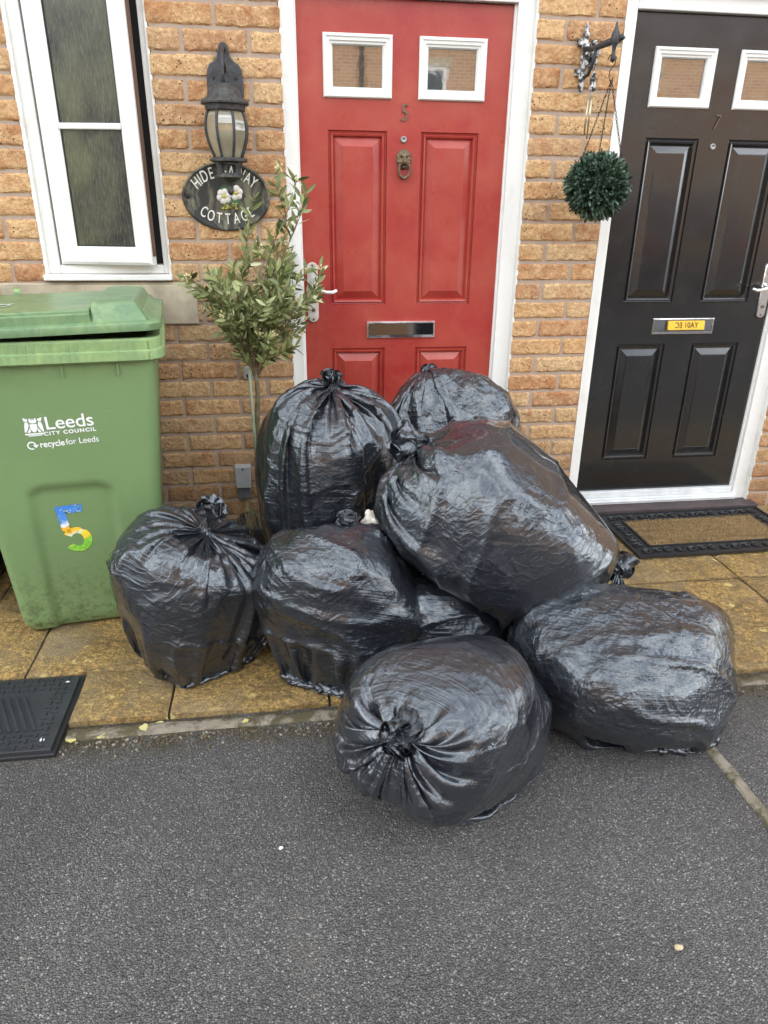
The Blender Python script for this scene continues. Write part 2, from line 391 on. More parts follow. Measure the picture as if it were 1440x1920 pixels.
PAVE_Y = -1.235
def slab(b, x0, x1, y0, y1, sd, z=0.0, amp=.0035):
    nx = max(4, int((x1 - x0) / .02)); ny = max(4, int((y1 - y0) / .02))
    g = .004
    xs = np.linspace(x0 + g, x1 - g, nx); ys = np.linspace(y0 + g, y1 - g, ny)
    Xg, Yg = np.meshgrid(xs, ys)
    e = np.minimum(np.minimum(Xg - xs[0], xs[-1] - Xg), np.minimum(Yg - ys[0], ys[-1] - Yg))
    Z = z + amp * fbm(Xg * 9 + sd * 7, Yg * 9, sd, 3, 3) - .006 * np.exp(-e / .006)
    P = np.stack([Xg, Yg, Z], -1)
    t = random.random()
    b.grid(P, t)
    # skirt
    for row in (P[0], P[-1], P[:, 0], P[:, -1]):
        q = row.copy(); q[:, 2] = z - .05; b.grid(np.stack([row, q]), t)
pv = MB()
rows = [(-1.235, -.67, [-1.33, -.875, -.42, .035, .49, .93, 1.53, 2.13, 2.73, 3.33, 3.93]),
        (-.67, -.06, [-1.1, -.65, -.2, .25, .70, 1.15, 1.53, 2.13, 2.73, 3.33, 3.93]),
        (-.06, .02, [-1.1, -.5, .1, .7, 1.3, 1.9, 2.5, 3.1, 3.93])]
cut = (-.70, -.236)   # the inspection cover is let into the slabs here
k = 0
for y0, y1, xs in rows:
    for x0, x1 in zip(xs[:-1], xs[1:]):
        k += 1
        if y0 < -1.2 and x1 > cut[0] and x0 < cut[1]:
            slab(pv, x0, x1, -1.004, y1, k)
            if x1 > cut[1]: slab(pv, cut[1] - .003, x1, y0, -1.004 + .008, k)
            if x0 < cut[0]: slab(pv, x0, cut[0], y0, -1.004 + .008, k)
        else: slab(pv, x0, x1, y0, y1, k)
tag(pv.build('pavement', M['paving'], smooth=True), kind='structure')
jb = MB(); jb.box(-4, 8, -1.228, .03, -.06, -.012)
tag(jb.build('pavement_bedding', simple('joint_dirt', (.035, .028, .018), .95, bump=.8, bs=120)), kind='structure')
# concrete edging along the slabs, and the strip that runs out to the right
def edging(b, x0, x1, y0, y1, z, sd, along='x'):
    L = (x1 - x0) if along == 'x' else (y1 - y0); n = int(L / .015) + 2; mm = 6
    if along == 'x': xs = np.linspace(x0, x1, n); ys = np.linspace(y0, y1, mm)
    else: xs = np.linspace(x0, x1, mm); ys = np.linspace(y0, y1, n)
    Xg, Yg = np.meshgrid(xs, ys)
    Z = z + .004 * fbm(Xg * 14, Yg * 14, sd, 5, 3)
    w = .006 * fbm(Xg * 9, Yg * 9, sd + 3, 8, 3)
    if along == 'x': Yg = Yg + w * (Yg == ys[0]); ed = (Yg <= ys[0] + .01) | (Yg == ys[-1]); Z[0] -= .03; Z[-1] -= .03
    else: Xg = Xg + w; Z[:, 0] -= .03; Z[:, -1] -= .03
    b.grid(np.stack([Xg, Yg, Z], -1))
kb = MB(); edging(kb, -.232, 6, -1.300, -1.238, -.017, 1); edging(kb, -4, cut[0], -1.30, -1.238, -.016, 2)
edging(kb, 1.478, 1.532, -6.5, -1.30, -.018, 4, 'y')
tag(kb.build('kerb', M['concrete'], smooth=True), kind='structure')
# lichen and grit along the kerb
gb = MB()
for i in range(900):
    x = random.uniform(-.25, 1.0) if i < 600 else random.uniform(1.4, 2.6); y = -1.30 - abs(random.gauss(0, .025)); s = random.uniform(.0015, .004)
    Mx = Matrix.Translation((x, y, -.0215 + s * .2)) @ Matrix.Rotation(random.random() * 3, 4, (random.random(), random.random(), 1)) @ Matrix.Diagonal((s, s, s, 1))
    gb.box(-1, 1, -.8, .8, -.6, .6, random.random(), Mx)
gr = NT('grit'); gr.set(Base_Color=gr.ramp(gr.attr(), [(0, (.05, .04, .018)), (.7, (.12, .09, .055)), (1, (.30, .26, .21))]), Roughness=.9)
tag(gb.build('grit', gr.m), 'loose grit and moss crumbs along the kerb edge', 'grit', kind='stuff')

# ================================================================== THE HOUSES (wall with real bricks)
CH = .075
def brick(b, x0, x1, z0, z1, sd, lod, revL=False, revR=False):
    nx = max(3, int((x1 - x0) / (.0075 if lod else .03))); nz = 10 if lod else 4
    u = np.linspace(0, 1, nx); v = np.linspace(0, 1, nz)
    xs = x0 + (x1 - x0) * (u if not lod else u + .0 * u); zs = z0 + (z1 - z0) * v
    Xg, Zg = np.meshgrid(xs, zs)
    ex = np.minimum(Xg - x0 + (.02 if revL else 0), x1 - Xg + (.02 if revR else 0)); ez = np.minimum(Zg - z0, z1 - Zg); e = np.minimum(ex, ez)
    nse = fbm(Xg * 28, sd * 3.7, Zg * 40, 11, 3)
    Y = -.0015 * nse - .0030 * np.clip(e / .009, 0, 1) ** .6 + .007 * (e < .0008) + random.uniform(-.001, .001)
    if lod:
        jx = .0018 * fbm(Xg * 45, sd, Zg * 45, 21, 2); jz = .0022 * fbm(Xg * 38, sd + 9, Zg * 45, 31, 2)
        Xg = Xg + jx * (0 if (revL or revR) else 1); Zg = Zg + jz
    P = np.stack([Xg, Y, Zg], -1)
    t = random.random()
    if revL: q = P[:, :1].copy(); P[:, 0, 1] = P[:, 1, 1]; q[:, 0, 1] = .11; P = np.concatenate([q, P], 1)
    if revR: q = P[:, -1:].copy(); P[:, -1, 1] = P[:, -2, 1]; q[:, 0, 1] = .11; P = np.concatenate([P, q], 1)
    b.grid(P, t)
def wall(name, X0, X1, openings, parent, L0, L1, phase0):
    """openings: (x0,x1,z0,z1). bond anchored so joints fall on X=.44 etc."""
    b = MB(); mb = MB()
    ztop = 2.55; nc = int(ztop / CH)
    for c in range(-1, nc):
        z0 = (1.86 % CH) - CH + CH * (c + 1) + .005; z1 = z0 + CH - .010
        if z1 < .005: continue
        z0 = max(z0, -.01)
        par = round((z0 - .005 - 1.86) / CH) % 2      # 0: row just above line 0
        spans = [(X0, X1)]
        for ox0, ox1, oz0, oz1 in openings:
            if z1 > oz0 + .01 and z0 < oz1 - .01:
                ns = []
                for a, d in spans:
                    if ox0 > a: ns.append((a, min(d, ox0)))
                    if ox1 < d: ns.append((max(a, ox1), d))
                spans = [q for q in ns if q[1] - q[0] > .02]
        for a, d in spans:
            if d - a < 1e-3: continue
            ol = any(abs(a - o[1]) < 1e-6 for o in openings); orr = any(abs(d - o[0]) < 1e-6 for o in openings)
            # joint lattice
            anc = phase0(a, d) + (.1125 if par else 0)
            j = []; kx = math.floor((a - anc) / .225) - 1
            while anc + kx * .225 < d + .2:
                xx = anc + kx * .225
                if a + .03 < xx < d - .03: j.append(xx)
                kx += 1
            ed = [a - .005 if ol else a - .005] + j + [d + .005]
            for q0, q1 in zip(ed[:-1], ed[1:]):
                lod = (q1 > L0 and q0 < L1 and z1 < 2.1)
                brick(b, q0 + .0035 + random.uniform(-.001, .001) * (q0 != ed[0]), q1 - .0035 + random.uniform(-.001, .001) * (q1 != ed[-1]), z0 - .0018 + random.uniform(-.001, .001), z1 + .0018 + random.uniform(-.001, .001), random.randint(0, 9999), lod,
                      ol and q0 == ed[0], orr and q1 == ed[-1])
    # mortar: body with holes
    xs = sorted({X0, X1} | {o[0] for o in openings} | {o[1] for o in openings}); zs = sorted({-.03, ztop} | {max(o[2], -.03) for o in openings} | {o[3] for o in openings})
    for xa, xb in zip(xs[:-1], xs[1:]):
        for za, zb in zip(zs[:-1], zs[1:]):
            if any(xa >= o[0] - 1e-6 and xb <= o[1] + 1e-6 and za >= max(o[2], -.03) - 1e-6 and zb <= o[3] + 1e-6 for o in openings): continue
            i0 = .004 if any(abs(xa - o[1]) < 1e-6 for o in openings) else 0
            i1 = .004 if any(abs(xb - o[0]) < 1e-6 for o in openings) else 0
            mb.box(xa + i0, xb - i1, .0035, .115, za, zb)
    w = b.build('wall', [M['brick']], parent, angle=50)
    mb.build('mortar', M['mortar'], w)
    return w
h5 = empty('terraced_house', (0.5, 0, 0)); tag(h5, 'buff brick terraced house with the red front door and tall narrow window', 'house', 'terraced houses in the near row')
h7 = empty('terraced_house', (2.2, 0, 0)); tag(h7, 'buff brick terraced house with the glossy black front door', 'house', 'terraced houses in the near row')
OP5 = [(-.455, 0.0, 1.035, 2.235), (.44, 1.35, -.03, 2.035)]
OP7 = [(1.6775, 2.5875, -.03, 2.035)]
def ph5(a, d):
    if a > 1.3: return 1.35 + .1075 + .0       # right pier: half brick first in rows above line 0
    return .2200
def ph7(a, d): return 2.5875 + .005
wall('wall', -1.6, 1.6775, OP5, h5, -.75, 1.7, ph5)
wall('wall', 1.6775, 4.3, OP7, h7, 1.6, 2.9, ph7)
# upper storeys and roofs, the mass that shades the street in front
def m_farbrick(name, a, b_, mort, sc=1.0):
    n = NT(name)
    t = n.n('ShaderNodeTexBrick', Vector=n.map((1, 1, 1), rot=(R(90), 0, 0)), Color1=(*a, 1), Color2=(*b_, 1), Mortar=(*mort, 1), Scale=1.0)
    t.inputs['Brick Width'].default_value = .225; t.inputs['Row Height'].default_value = .075; t.inputs['Mortar Size'].default_value = .011
    c = n.mix(n.ramp(n.noise(5, 5, .6), [(.3, 0), (.7, .35)]), t.outputs[0], (.33, .15, .06))
    n.set(Base_Color=c, Roughness=.9, Normal=n.bump(t.outputs[1], -.5, .01)); return n.m
FB = m_farbrick('far_brick', (.50, .27, .11), (.36, .15, .055), (.55, .48, .40))
TILE = simple('roof_tiles', (.12, .085, .07), .85, var=.3, vs=4)
for hh, x0, x1 in ((h5, -4.2, 1.6775), (h7, 1.6775, 7.5)):
    u = MB(); u.box(x0, x1, .001, .16, 2.552, 5.0); u.box(x0, x1, .16, 8.5, -.03, 5.0)
    if x0 < 0: u.box(x0, -1.602, .001, .16, -.03, 2.552)
    else: u.box(4.302, x1, .001, .16, -.03, 2.552)
    u.build('upper_wall', FB, hh)
    r = MB(); r.add([(x0, -.25, 4.95), (x1, -.25, 4.95), (x1, 4.3, 7.9), (x0, 4.3, 7.9), (x0, 8.8, 4.95), (x1, 8.8, 4.95),
                     (x0, -.25, 5.05), (x1, -.25, 5.05), (x1, 4.3, 8.0), (x0, 4.3, 8.0), (x0, 8.8, 5.05), (x1, 8.8, 5.05)],
                    [(0, 1, 2, 3), (3, 2, 5, 4), (6, 7, 8, 9), (9, 8, 11, 10), (0, 1, 7, 6), (4, 5, 11, 10), (0, 3, 9, 6), (1, 2, 8, 7), (3, 4, 10, 9), (2, 5, 11, 8)])
    r.build('roof', TILE, hh)

# ---- window of number 5
WX0, WX1 = -.455, 0.0
wf = MB()
def rect_frame(b, x0, x1, z0, z1, w, y0, y1, wt=None, wb=None):
    wt = wt or w; wb = wb or w
    b.box(x0, x0 + w, y0, y1, z0, z1); b.box(x1 - w, x1, y0, y1, z0, z1)
    b.box(x0 + w, x1 - w, y0 + .0005, y1, z0, z0 + wb); b.box(x0 + w, x1 - w, y0 + .0005, y1, z1 - wt, z1)
win = MB(); win.box(WX0 + .012, WX0 + .054, .012, .075, 1.068, 2.23); win.box(WX1 - .030, WX1 - .008, .012, .075, 1.068, 2.23)
win.box(WX0 + .054, WX1 - .030, .0125, .075, 1.068, 1.100); win.box(WX0 + .054, WX1 - .030, .0125, .075, 2.19, 2.23)
wino = win.build('window', M['upvc'], h5, bevel=.004)
sg = MB(); sg.box(WX0 - .001, WX0 + .013, -.002, .03, 1.05, 2.23); sg.box(WX1 - .010, WX1 + .001, .0, .03, 1.05, 2.23)
sg.build('sealant', M['cream'], wino, bevel=.003)
ws = MB(); ws.box(WX0 - .004, WX1 + .002, -.022, .07, 1.046, 1.067); ws.build('window_sill', M['upvc'], wino, bevel=.004)
rv = MB(); rv.box(WX0 + .02, WX1 - .03, .062, .078, 1.1005, 2.1895); rv.build('room_shade_panel', M['dark'], wino)  # near-black panel, its colour stands in for the unlit room behind the sash
# the opening sash, hinged left and standing ajar
sx0, sx1, sz0, sz1 = -.392, -.052, 1.103, 2.19
HM = Matrix.Translation((sx0, .006, 0)) @ Matrix.Rotation(R(-10.5), 4, 'Z') @ Matrix.Translation((-sx0, 0, 0))
def prof_ring(b, rects, M4=None):
    """rects: list of (x0,x1,z0,z1,y); strips between consecutive rectangles"""
    for (a, c) in zip(rects[:-1], rects[1:]):
        V = []
        for r in (a, c): V += [(r[0], r[4], r[2]), (r[1], r[4], r[2]), (r[1], r[4], r[3]), (r[0], r[4], r[3])]
        if M4 is not None: V = [tuple(M4 @ Vector(p)) for p in V]
        b.add(V, [(i, (i + 1) % 4, 4 + (i + 1) % 4, 4 + i) for i in range(4)])
def inset(r, d, y): return (r[0] + d, r[1] - d, r[2] + d, r[3] - d, y)
sh = MB(); r0 = (sx0, sx1, sz0, sz1, 0)
prof_ring(sh, [(*r0[:4], .045), inset(r0, .0, .0), inset(r0, .010, -.006), inset(r0, .038, -.008), inset(r0, .044, -.004), inset(r0, .062, .012), inset(r0, .062, .045), (*r0[:4], .045)], HM)
sash = sh.build('sash', M['upvc'], wino, angle=30)
gk = MB(); prof_ring(gk, [inset(r0, .0615, .013), inset(r0, .066, .012), inset(r0, .066, .020)], HM); gk.build('gasket', M['rubber'], sash)
gl = MB(); gl.add([tuple(HM @ Vector(p)) for p in [(sx0 + .062, .016, sz0 + .062), (sx1 - .062, .016, sz0 + .062), (sx1 - .062, .016, sz1 - .062), (sx0 + .062, .016, sz1 - .062)]], [(0, 1, 2, 3)])
gl.box(sx0 + .062, sx1 - .062, .018, .024, sz0 + .062, sz1 - .062, M=HM)
gl.build('pane', M['wetglass'], sash)
br = MB(); br.box(sx0 + .060, sx1 - .060, .004, .018, 1.545, 1.565, M=HM); br.build('glazing_bar', M['upvc'], sash, bevel=.004)
be = MB(); be.box(sx1 - .0005, sx1 + .003, .010, .040, sz0 + .03, sz1, M=HM); be.build('sash_edge_strip', simple('brown_strip', (.13, .07, .045), .6), sash)
st = MB(); st.prism([(WX1 + .085, 1.031), (-.62, 1.031), (-.62, .884), (WX1 + .085, .884)], -.012, .01)
st.add([(-.63, -.012, 1.031), (.085, -.012, 1.031), (.085, .0, 1.034), (.0, .02, 1.048), (-.455, .02, 1.048), (-.63, .0, 1.034)], [(0, 1, 2, 3, 4, 5)])
st.build('stone_sill', M['stone'], h5, bevel=.004)

# ---- doors
def panel_rings(r, y):   # moulded raised panel, r = outer rect
    return [(*r, y), inset((*r, 0), .003, y + .008), inset((*r, 0), .008, y + .009), inset((*r, 0), .012, y + .000), inset((*r, 0), .018, y + .002), inset((*r, 0), .023, y + .013),
            inset((*r, 0), .050, y + .0015), inset((*r, 0), .053, y - .0005)]
def make_door(xc, mat, house, number, flap, glassmat, hx_side, steel_plate):
    hw = .3925; x0, x1, z0, z1 = xc - hw, xc + hw, .085, 1.975; Y = .052
    holes = []
    for s in (-1, 1):
        a, c = (xc - .285, xc - .064) if s < 0 else (xc + .064, xc + .285)
        holes += [('p', a, c, .943, 1.568), ('p', a, c, .236, .770)]
        a, c = (xc - .298, xc - .049) if s < 0 else (xc + .049, xc + .298)
        holes.append(('w', a, c, 1.671, 1.870))
    b = MB()
    xs = sorted({x0, x1} | {h[1] for h in holes} | {h[2] for h in holes}); zs = sorted({z0, z1} | {h[3] for h in holes} | {h[4] for h in holes})
    for xa, xb in zip(xs[:-1], xs[1:]):
        for za, zb in zip(zs[:-1], zs[1:]):
            if any(xa >= h[1] - 1e-6 and xb <= h[2] + 1e-6 and za >= h[3] - 1e-6 and zb <= h[4] + 1e-6 for h in holes): continue
            b.add([(xa, Y, za), (xb, Y, za), (xb, Y, zb), (xa, Y, zb)], [(0, 1, 2, 3)])
    for h in holes:
        if h[0] == 'p':
            rr = panel_rings(h[1:], Y); prof_ring(b, rr); q = rr[-1]
            b.add([(q[0], q[4], q[2]), (q[1], q[4], q[2]), (q[1], q[4], q[3]), (q[0], q[4], q[3])], [(0, 1, 2, 3)])
    prof_ring(b, [(x0, x1, z0, z1, Y), (x0, x1, z0, z1, Y + .044)])
    d = b.build('door', mat, house)
    for h in holes:
        if h[0] == 'w':
            r = (*h[1:], 0); f = MB()
            prof_ring(f, [(*h[1:], Y + .01), (*h[1:], Y - .006), inset(r, .004, Y - .011), inset(r, .010, Y - .012), inset(r, .013, Y - .008), inset(r, .022, Y - .007), inset(r, .025, Y - .002), inset(r, .031, Y - .001), inset(r, .035, Y + .006), inset(r, .035, Y + .016)])
            fo = f.build('light_frame', M['upvc'], d, angle=25)
            g = MB(); q = inset(r, .034, Y + .014); g.box(q[0], q[1], Y + .013, Y + .02, q[2], q[3]); g.build('pane', glassmat, fo)
    # letter plate
    lx0, lx1, lz0, lz1 = xc - .140 , xc + .145, .810, .878
    f = MB(); r = (lx0, lx1, lz0, lz1, 0)
    prof_ring(f, [(*r[:4], Y), inset(r, .0, Y - .006), inset(r, .003, Y - .010), inset(r, .007, Y - .010), inset(r, .009, Y - .004)])
    f.box(lx0 + .009, lx1 - .009, Y - .0095, Y - .004, lz0 + .008, lz0 + .013)
    lb = f.build('letterbox', M['chrome'], d, angle=30)
    g = MB(); q = inset(r, .0095, 0)
    tl = .0035
    g.add([(q[0], Y - .004 - tl, q[2] + .004), (q[1], Y - .004 - tl, q[2] + .004), (q[1], Y - .004, q[3]), (q[0], Y - .004, q[3])], [(0, 1, 2, 3)])
    g.build('letter_flap', flap, lb)
    # handle: long plate with a lever
    hx = x0 + .037 if hx_side < 0 else x1 - .037
    hp = MB(); hp.add(*capsule(hx, .992, .021, .115, Y - .010, Y)); ho = hp.build('handle', steel_plate, d, angle=40)
    lv = MB(); s = 1 if hx_side < 0 else -1
    lv.tube([(hx, Y - .008, 1.012), (hx, Y - .045, 1.012), (hx + s * .015, Y - .056, 1.010), (hx + s * .05, Y - .056, .999), (hx + s * .075, Y - .054, .998), (hx + s * .092, Y - .052, 1.006)], [.009, .009, .008, .0065, .007, .006], 10)
    lv.build('lever', M['chrome'] if hx_side > 0 else M['upvc'], ho, smooth=True)
    ky = MB(); ky.lathe([(0, -.002), (.008, -.002), (.008, .002), (0, .002)], (hx, Y - .011, .925), 14, M=Matrix.Rotation(R(90), 4, 'X')); ky.box(hx - .002, hx + .002, Y - .0135, Y - .0125, .919, .931)
    ky.build('keyhole', M['brass'], ho)
    for zz in (1.095, .889): sc = MB(); sc.lathe([(0, -.001), (.0035, -.001), (.0045, .001)], (hx, Y - .0115, zz), 10, M=Matrix.Rotation(R(90), 4, 'X')); sc.build('screw', M['brass'], ho)
    v = MB(); v.lathe([(.0, .004), (.006, .004), (.0065, .007), (.010, .007), (.012, .003), (.0125, 0)], (xc - .002, Y, 1.541), 20, M=Matrix.Rotation(R(90), 4, 'X'))
    v.build('door_viewer', simple('dull_steel', (.30, .29, .27), .4, .5), d, smooth=True)
    return d, Y
def capsule(x, z, r, h, y0, y1, n=10):
    pts = [(x + r * math.cos(a), z + h - r + r * math.sin(a)) for a in np.linspace(0, math.pi, n)] + [(x + r * math.cos(a), z - h + r + r * math.sin(a)) for a in np.linspace(math.pi, 2 * math.pi, n)]
    m = len(pts); ins = [(x + (px - x) * .86, z + (pz - z) * .985) for px, pz in pts]
    V = [(px, y1, pz) for px, pz in pts] + [(px, y0 + .003, pz) for px, pz in pts] + [(px, y0, pz) for px, pz in ins]
    F = [(k_ * m + i, k_ * m + (i + 1) % m, (k_ + 1) * m + (i + 1) % m, (k_ + 1) * m + i) for k_ in (0, 1) for i in range(m)] + [[2 * m + i for i in range(m)]]
    return V, F
def text(body, size, loc, m, parent=None, name='lettering', ext=.001, xs=1.0, rot=(90, 0, 0), align='CENTER', bold=0.0, sp=1.0, bev=0.0, shear=0.0):
    cu = bpy.data.curves.new('t', 'FONT'); cu.body = body; cu.size = size; cu.extrude = ext; cu.align_x = align; cu.align_y = 'CENTER'
    cu.offset = bold; cu.space_character = sp; cu.bevel_depth = bev; cu.shear = shear
    t = bpy.data.objects.new('t', cu); C.objects.link(t)
    bpy.context.view_layer.update(); dg = bpy.context.evaluated_depsgraph_get()
    me = bpy.data.meshes.new_from_object(t.evaluated_get(dg)); bpy.data.objects.remove(t)
    me.transform(Matrix.Diagonal((xs, 1, 1, 1)))
    me.transform(Matrix.Translation(loc) @ Matrix.Rotation(R(rot[2]), 4, 'Z') @ Matrix.Rotation(R(rot[0]), 4, 'X') @ Matrix.Rotation(R(rot[1]), 4, 'Z'))
    off = Vector((0, 0, 0)); p = parent
    while p is not None: off += p.location; p = p.parent
    me.transform(Matrix.Translation(-off)); me.materials.clear(); me.materials.append(m)
    o = bpy.data.objects.new(name, me); C.objects.link(o)
    if parent: o.parent = parent
    return o
def make_frame(house, x0, x1, xc):
    f = MB(); Y = .026; l, r = xc - .3935, xc + .3935
    f.box(x0 + .003, l - .004, Y, .10, .0, 2.033); f.box(r + .004, x1 - .003, Y, .10, .0, 2.033)
    f.box(x0 + .0035, l + .004, Y + .016, .099, .0, 2.033); f.box(r - .004, x1 - .0035, Y + .016, .099, .0, 2.033)
    f.box(l - .004, r + .004, Y + .001, .10, 1.979, 2.032)
    o = f.build('door_frame', M['upvc'], house, bevel=.003)
    s = MB(); s.box(x0 - .002, x0 + .004, -.001, .03, .0, 2.035); s.box(x1 - .004, x1 + .002, -.001, .03, .0, 2.035); s.build('sealant', M['cream'], o)
    t = MB(); t.box(l + .001, r - .001, .030, .098, .056, .083); t.box(l - .015, r + .015, .010, .097, .028, .055); t.box(l - .01, r + .01, .004, .09, .038, .046); t.build('threshold', M['alu'], o, bevel=.002)
    w = MB(); w.box(x0 - .02, x1 + .025, -.058, .09, -.002, .027); w.build('sill_board', M['brownsill'], o, bevel=.003)
    bk = MB(); bk.box(x0 + .01, x1 - .01, .101, .112, 0, 2.03); bk.build('lining', M['dark'], o)
d5, DY = make_door(.8855, M['red'], h5, '5', M['flapdark'], M['glass'], -1, simple('cream_handle_plate', (.62, .60, .54), .3, .3, var=.3, vs=60)); make_frame(h5, .44, 1.35, .8855)
d7, DY = make_door(2.127, M['black'], h7, '7', M['mirror'], M['glass'], 1, M['chrome']); make_frame(h7, 1.6775, 2.5875, 2.127)
text('5', .082, (.884, DY - .003, 1.627), M['brass'], d5, 'house_number', .003, .80, bold=-.0005, shear=.08)
text('7', .075, (2.120, DY - .003, 1.624), M['brass'], d7, 'house_number', .003, .7, bold=-.0015, shear=.2)
# lion knocker
def knocker(x, z):
    b = MB(); nt_, nr = 40, 14
    P = []
    for i in range(nr + 1):
        t = i / nr; row = []
        for j in range(nt_):
            a = 2 * math.pi * j / nt_
            rx = .030 * t * (1 + .05 * math.cos(11 * a) * t); rz = .036 * t * (1 + .05 * math.cos(11 * a) * t)
            h = .016 * math.sqrt(max(0, 1 - t * t)) + .0025 * math.cos(11 * a + 2 * math.sin(8 * t)) * (t > .55)
            px, pz = rx * math.cos(a), rz * math.sin(a)
            h += .012 * math.exp(-((px / .010) ** 2 + ((pz + .010) / .013) ** 2))           # muzzle
            h += .006 * math.exp(-((px / .004) ** 2 + ((pz - .004) / .012) ** 2))            # nose bridge
            for s in (-1, 1):
                h -= .006 * math.exp(-(((px - s * .010) / .004) ** 2 + ((pz - .006) / .004) ** 2))
                h += .004 * math.exp(-(((px - s * .010) / .006) ** 2 + ((pz - .013) / .003) ** 2))
                h += .005 * math.exp(-(((px - s * .022) / .005) ** 2 + ((pz - .024) / .006) ** 2))
            h -= .008 * math.exp(-((px / .009) ** 2 + ((pz + .021) / .003) ** 2))
            row.append((x + px, DY - h, z + .012 + pz))
        P.append(row)
    b.grid(np.array(P), cyc=True)
    o = b.build('knocker', M['brass'], d5, smooth=True)
    r = MB(); r.tube([(x + .021 * math.cos(a), DY - .018 - .004 * math.sin(a), z - .024 + .028 * math.sin(a)) for a in np.linspace(-3.9, .75, 26)], [.0042 + .0015 * math.sin(i / 25 * math.pi) for i in range(26)], 8)
    r.lathe([(0, -.006), (.007, -.003), (.007, .003), (0, .006)], (x, DY - .020, z - .052), 12); r.build('ring', M['brass'], o, smooth=True)
knocker(.886, 1.462)

# ---- little boxes on the wall
def wallbox(label, x0, x1, z0, z1, d, m, m2):
    e = empty('utility_box', ((x0 + x1) / 2, 0, z0)); tag(e, label, 'utility box')
    b = MB(); w = (x1 - x0)
    b.prism([(x0, z1), (x0 + w * .04, z0 + (z1 - z0) * .35), (x1 - w * .04, z0 + (z1 - z0) * .35), (x1, z1)], -d, .004); b.build('cover', m, e, bevel=.004)
    b = MB(); b.box(x0 + w * .08, x1 - w * .08, -d * .7, .004, z0, z0 + (z1 - z0) * .35 - .001); b.build('base', m2, e, bevel=.003)
    b = MB(); b.lathe([(0, .002), (.004, .002), (.0045, 0)], ((x0 + x1) / 2, -d, z1 - .012), 10, M=Matrix.Rotation(R(90), 4, 'X')); b.build('screw', M['dark'], e)
wallbox('grey plastic outlet box low on the brick wall beside the plant cane', .178, .245, .150, .300, .04, M['greybox'], M['greydk'])
sb = empty('cable_cover', (.262, 0, .66)); tag(sb, 'small pale cover plate on the wall behind the base of the crown', 'cover plate')
b = MB(); b.box(.240, .285, -.018, .004, .665, .715); b.build('cover', M['greybox'], sb, bevel=.004); b = MB(); b.box(.252, .273, -.019, -.0175, .672, .685); b.build('slot', M['dark'], sb)

# ================================================================== WHEELIE BIN
def rrect(x0, x1, y0, y1, r, n=5, nf=14):
    """rounded rectangle loop, starting on the front edge (y0) going +x; nf points on the front edge"""
    L = []
    for i in range(nf): L.append((x0 + r + (x1 - x0 - 2 * r) * i / (nf - 1), y0))
    for cx, cy, a0 in ((x1 - r, y0 + r, -90), (x1 - r, y1 - r, 0), (x0 + r, y1 - r, 90), (x0 + r, y0 + r, 180)):
        for k_ in range(1, n + 1):
            a = R(a0 + 90 * k_ / (n + 0.0)); L.append((cx + r * math.cos(a), cy + r * math.sin(a)))
    return L[:-1]
def bin_dims(z):
    t = z / .93
    return (-.472 - .055 * t, -.012 + .055 * t - .012 * (1 - t), -.748 - .055 * t, -.30 + .13 * t)
def bin_front(x, z):
    x0, x1, y0, y1 = bin_dims(z); y = y0
    # sunken panel low on the front with soft shoulders
    def ss(a, b_, v): v = min(1, max(0, (v - a) / (b_ - a))); return v * v * (3 - 2 * v)
    cx = -.252
    top = .535 - .5 * max(0, abs(x - cx) - .085) ** 1.0 * (abs(x - cx) > .085)
    m = ss(-.130, -.104, x - cx) * (1 - ss(.104, .130, x - cx)) * (1 - ss(top - .030, top, z))
    y += .016 * m
    for rx in (-.36, -.252, -.16):                   # short ribs under the rim
        y -= .008 * math.exp(-((x - rx) / .004) ** 2) * ss(.855, .87, z)
    return y
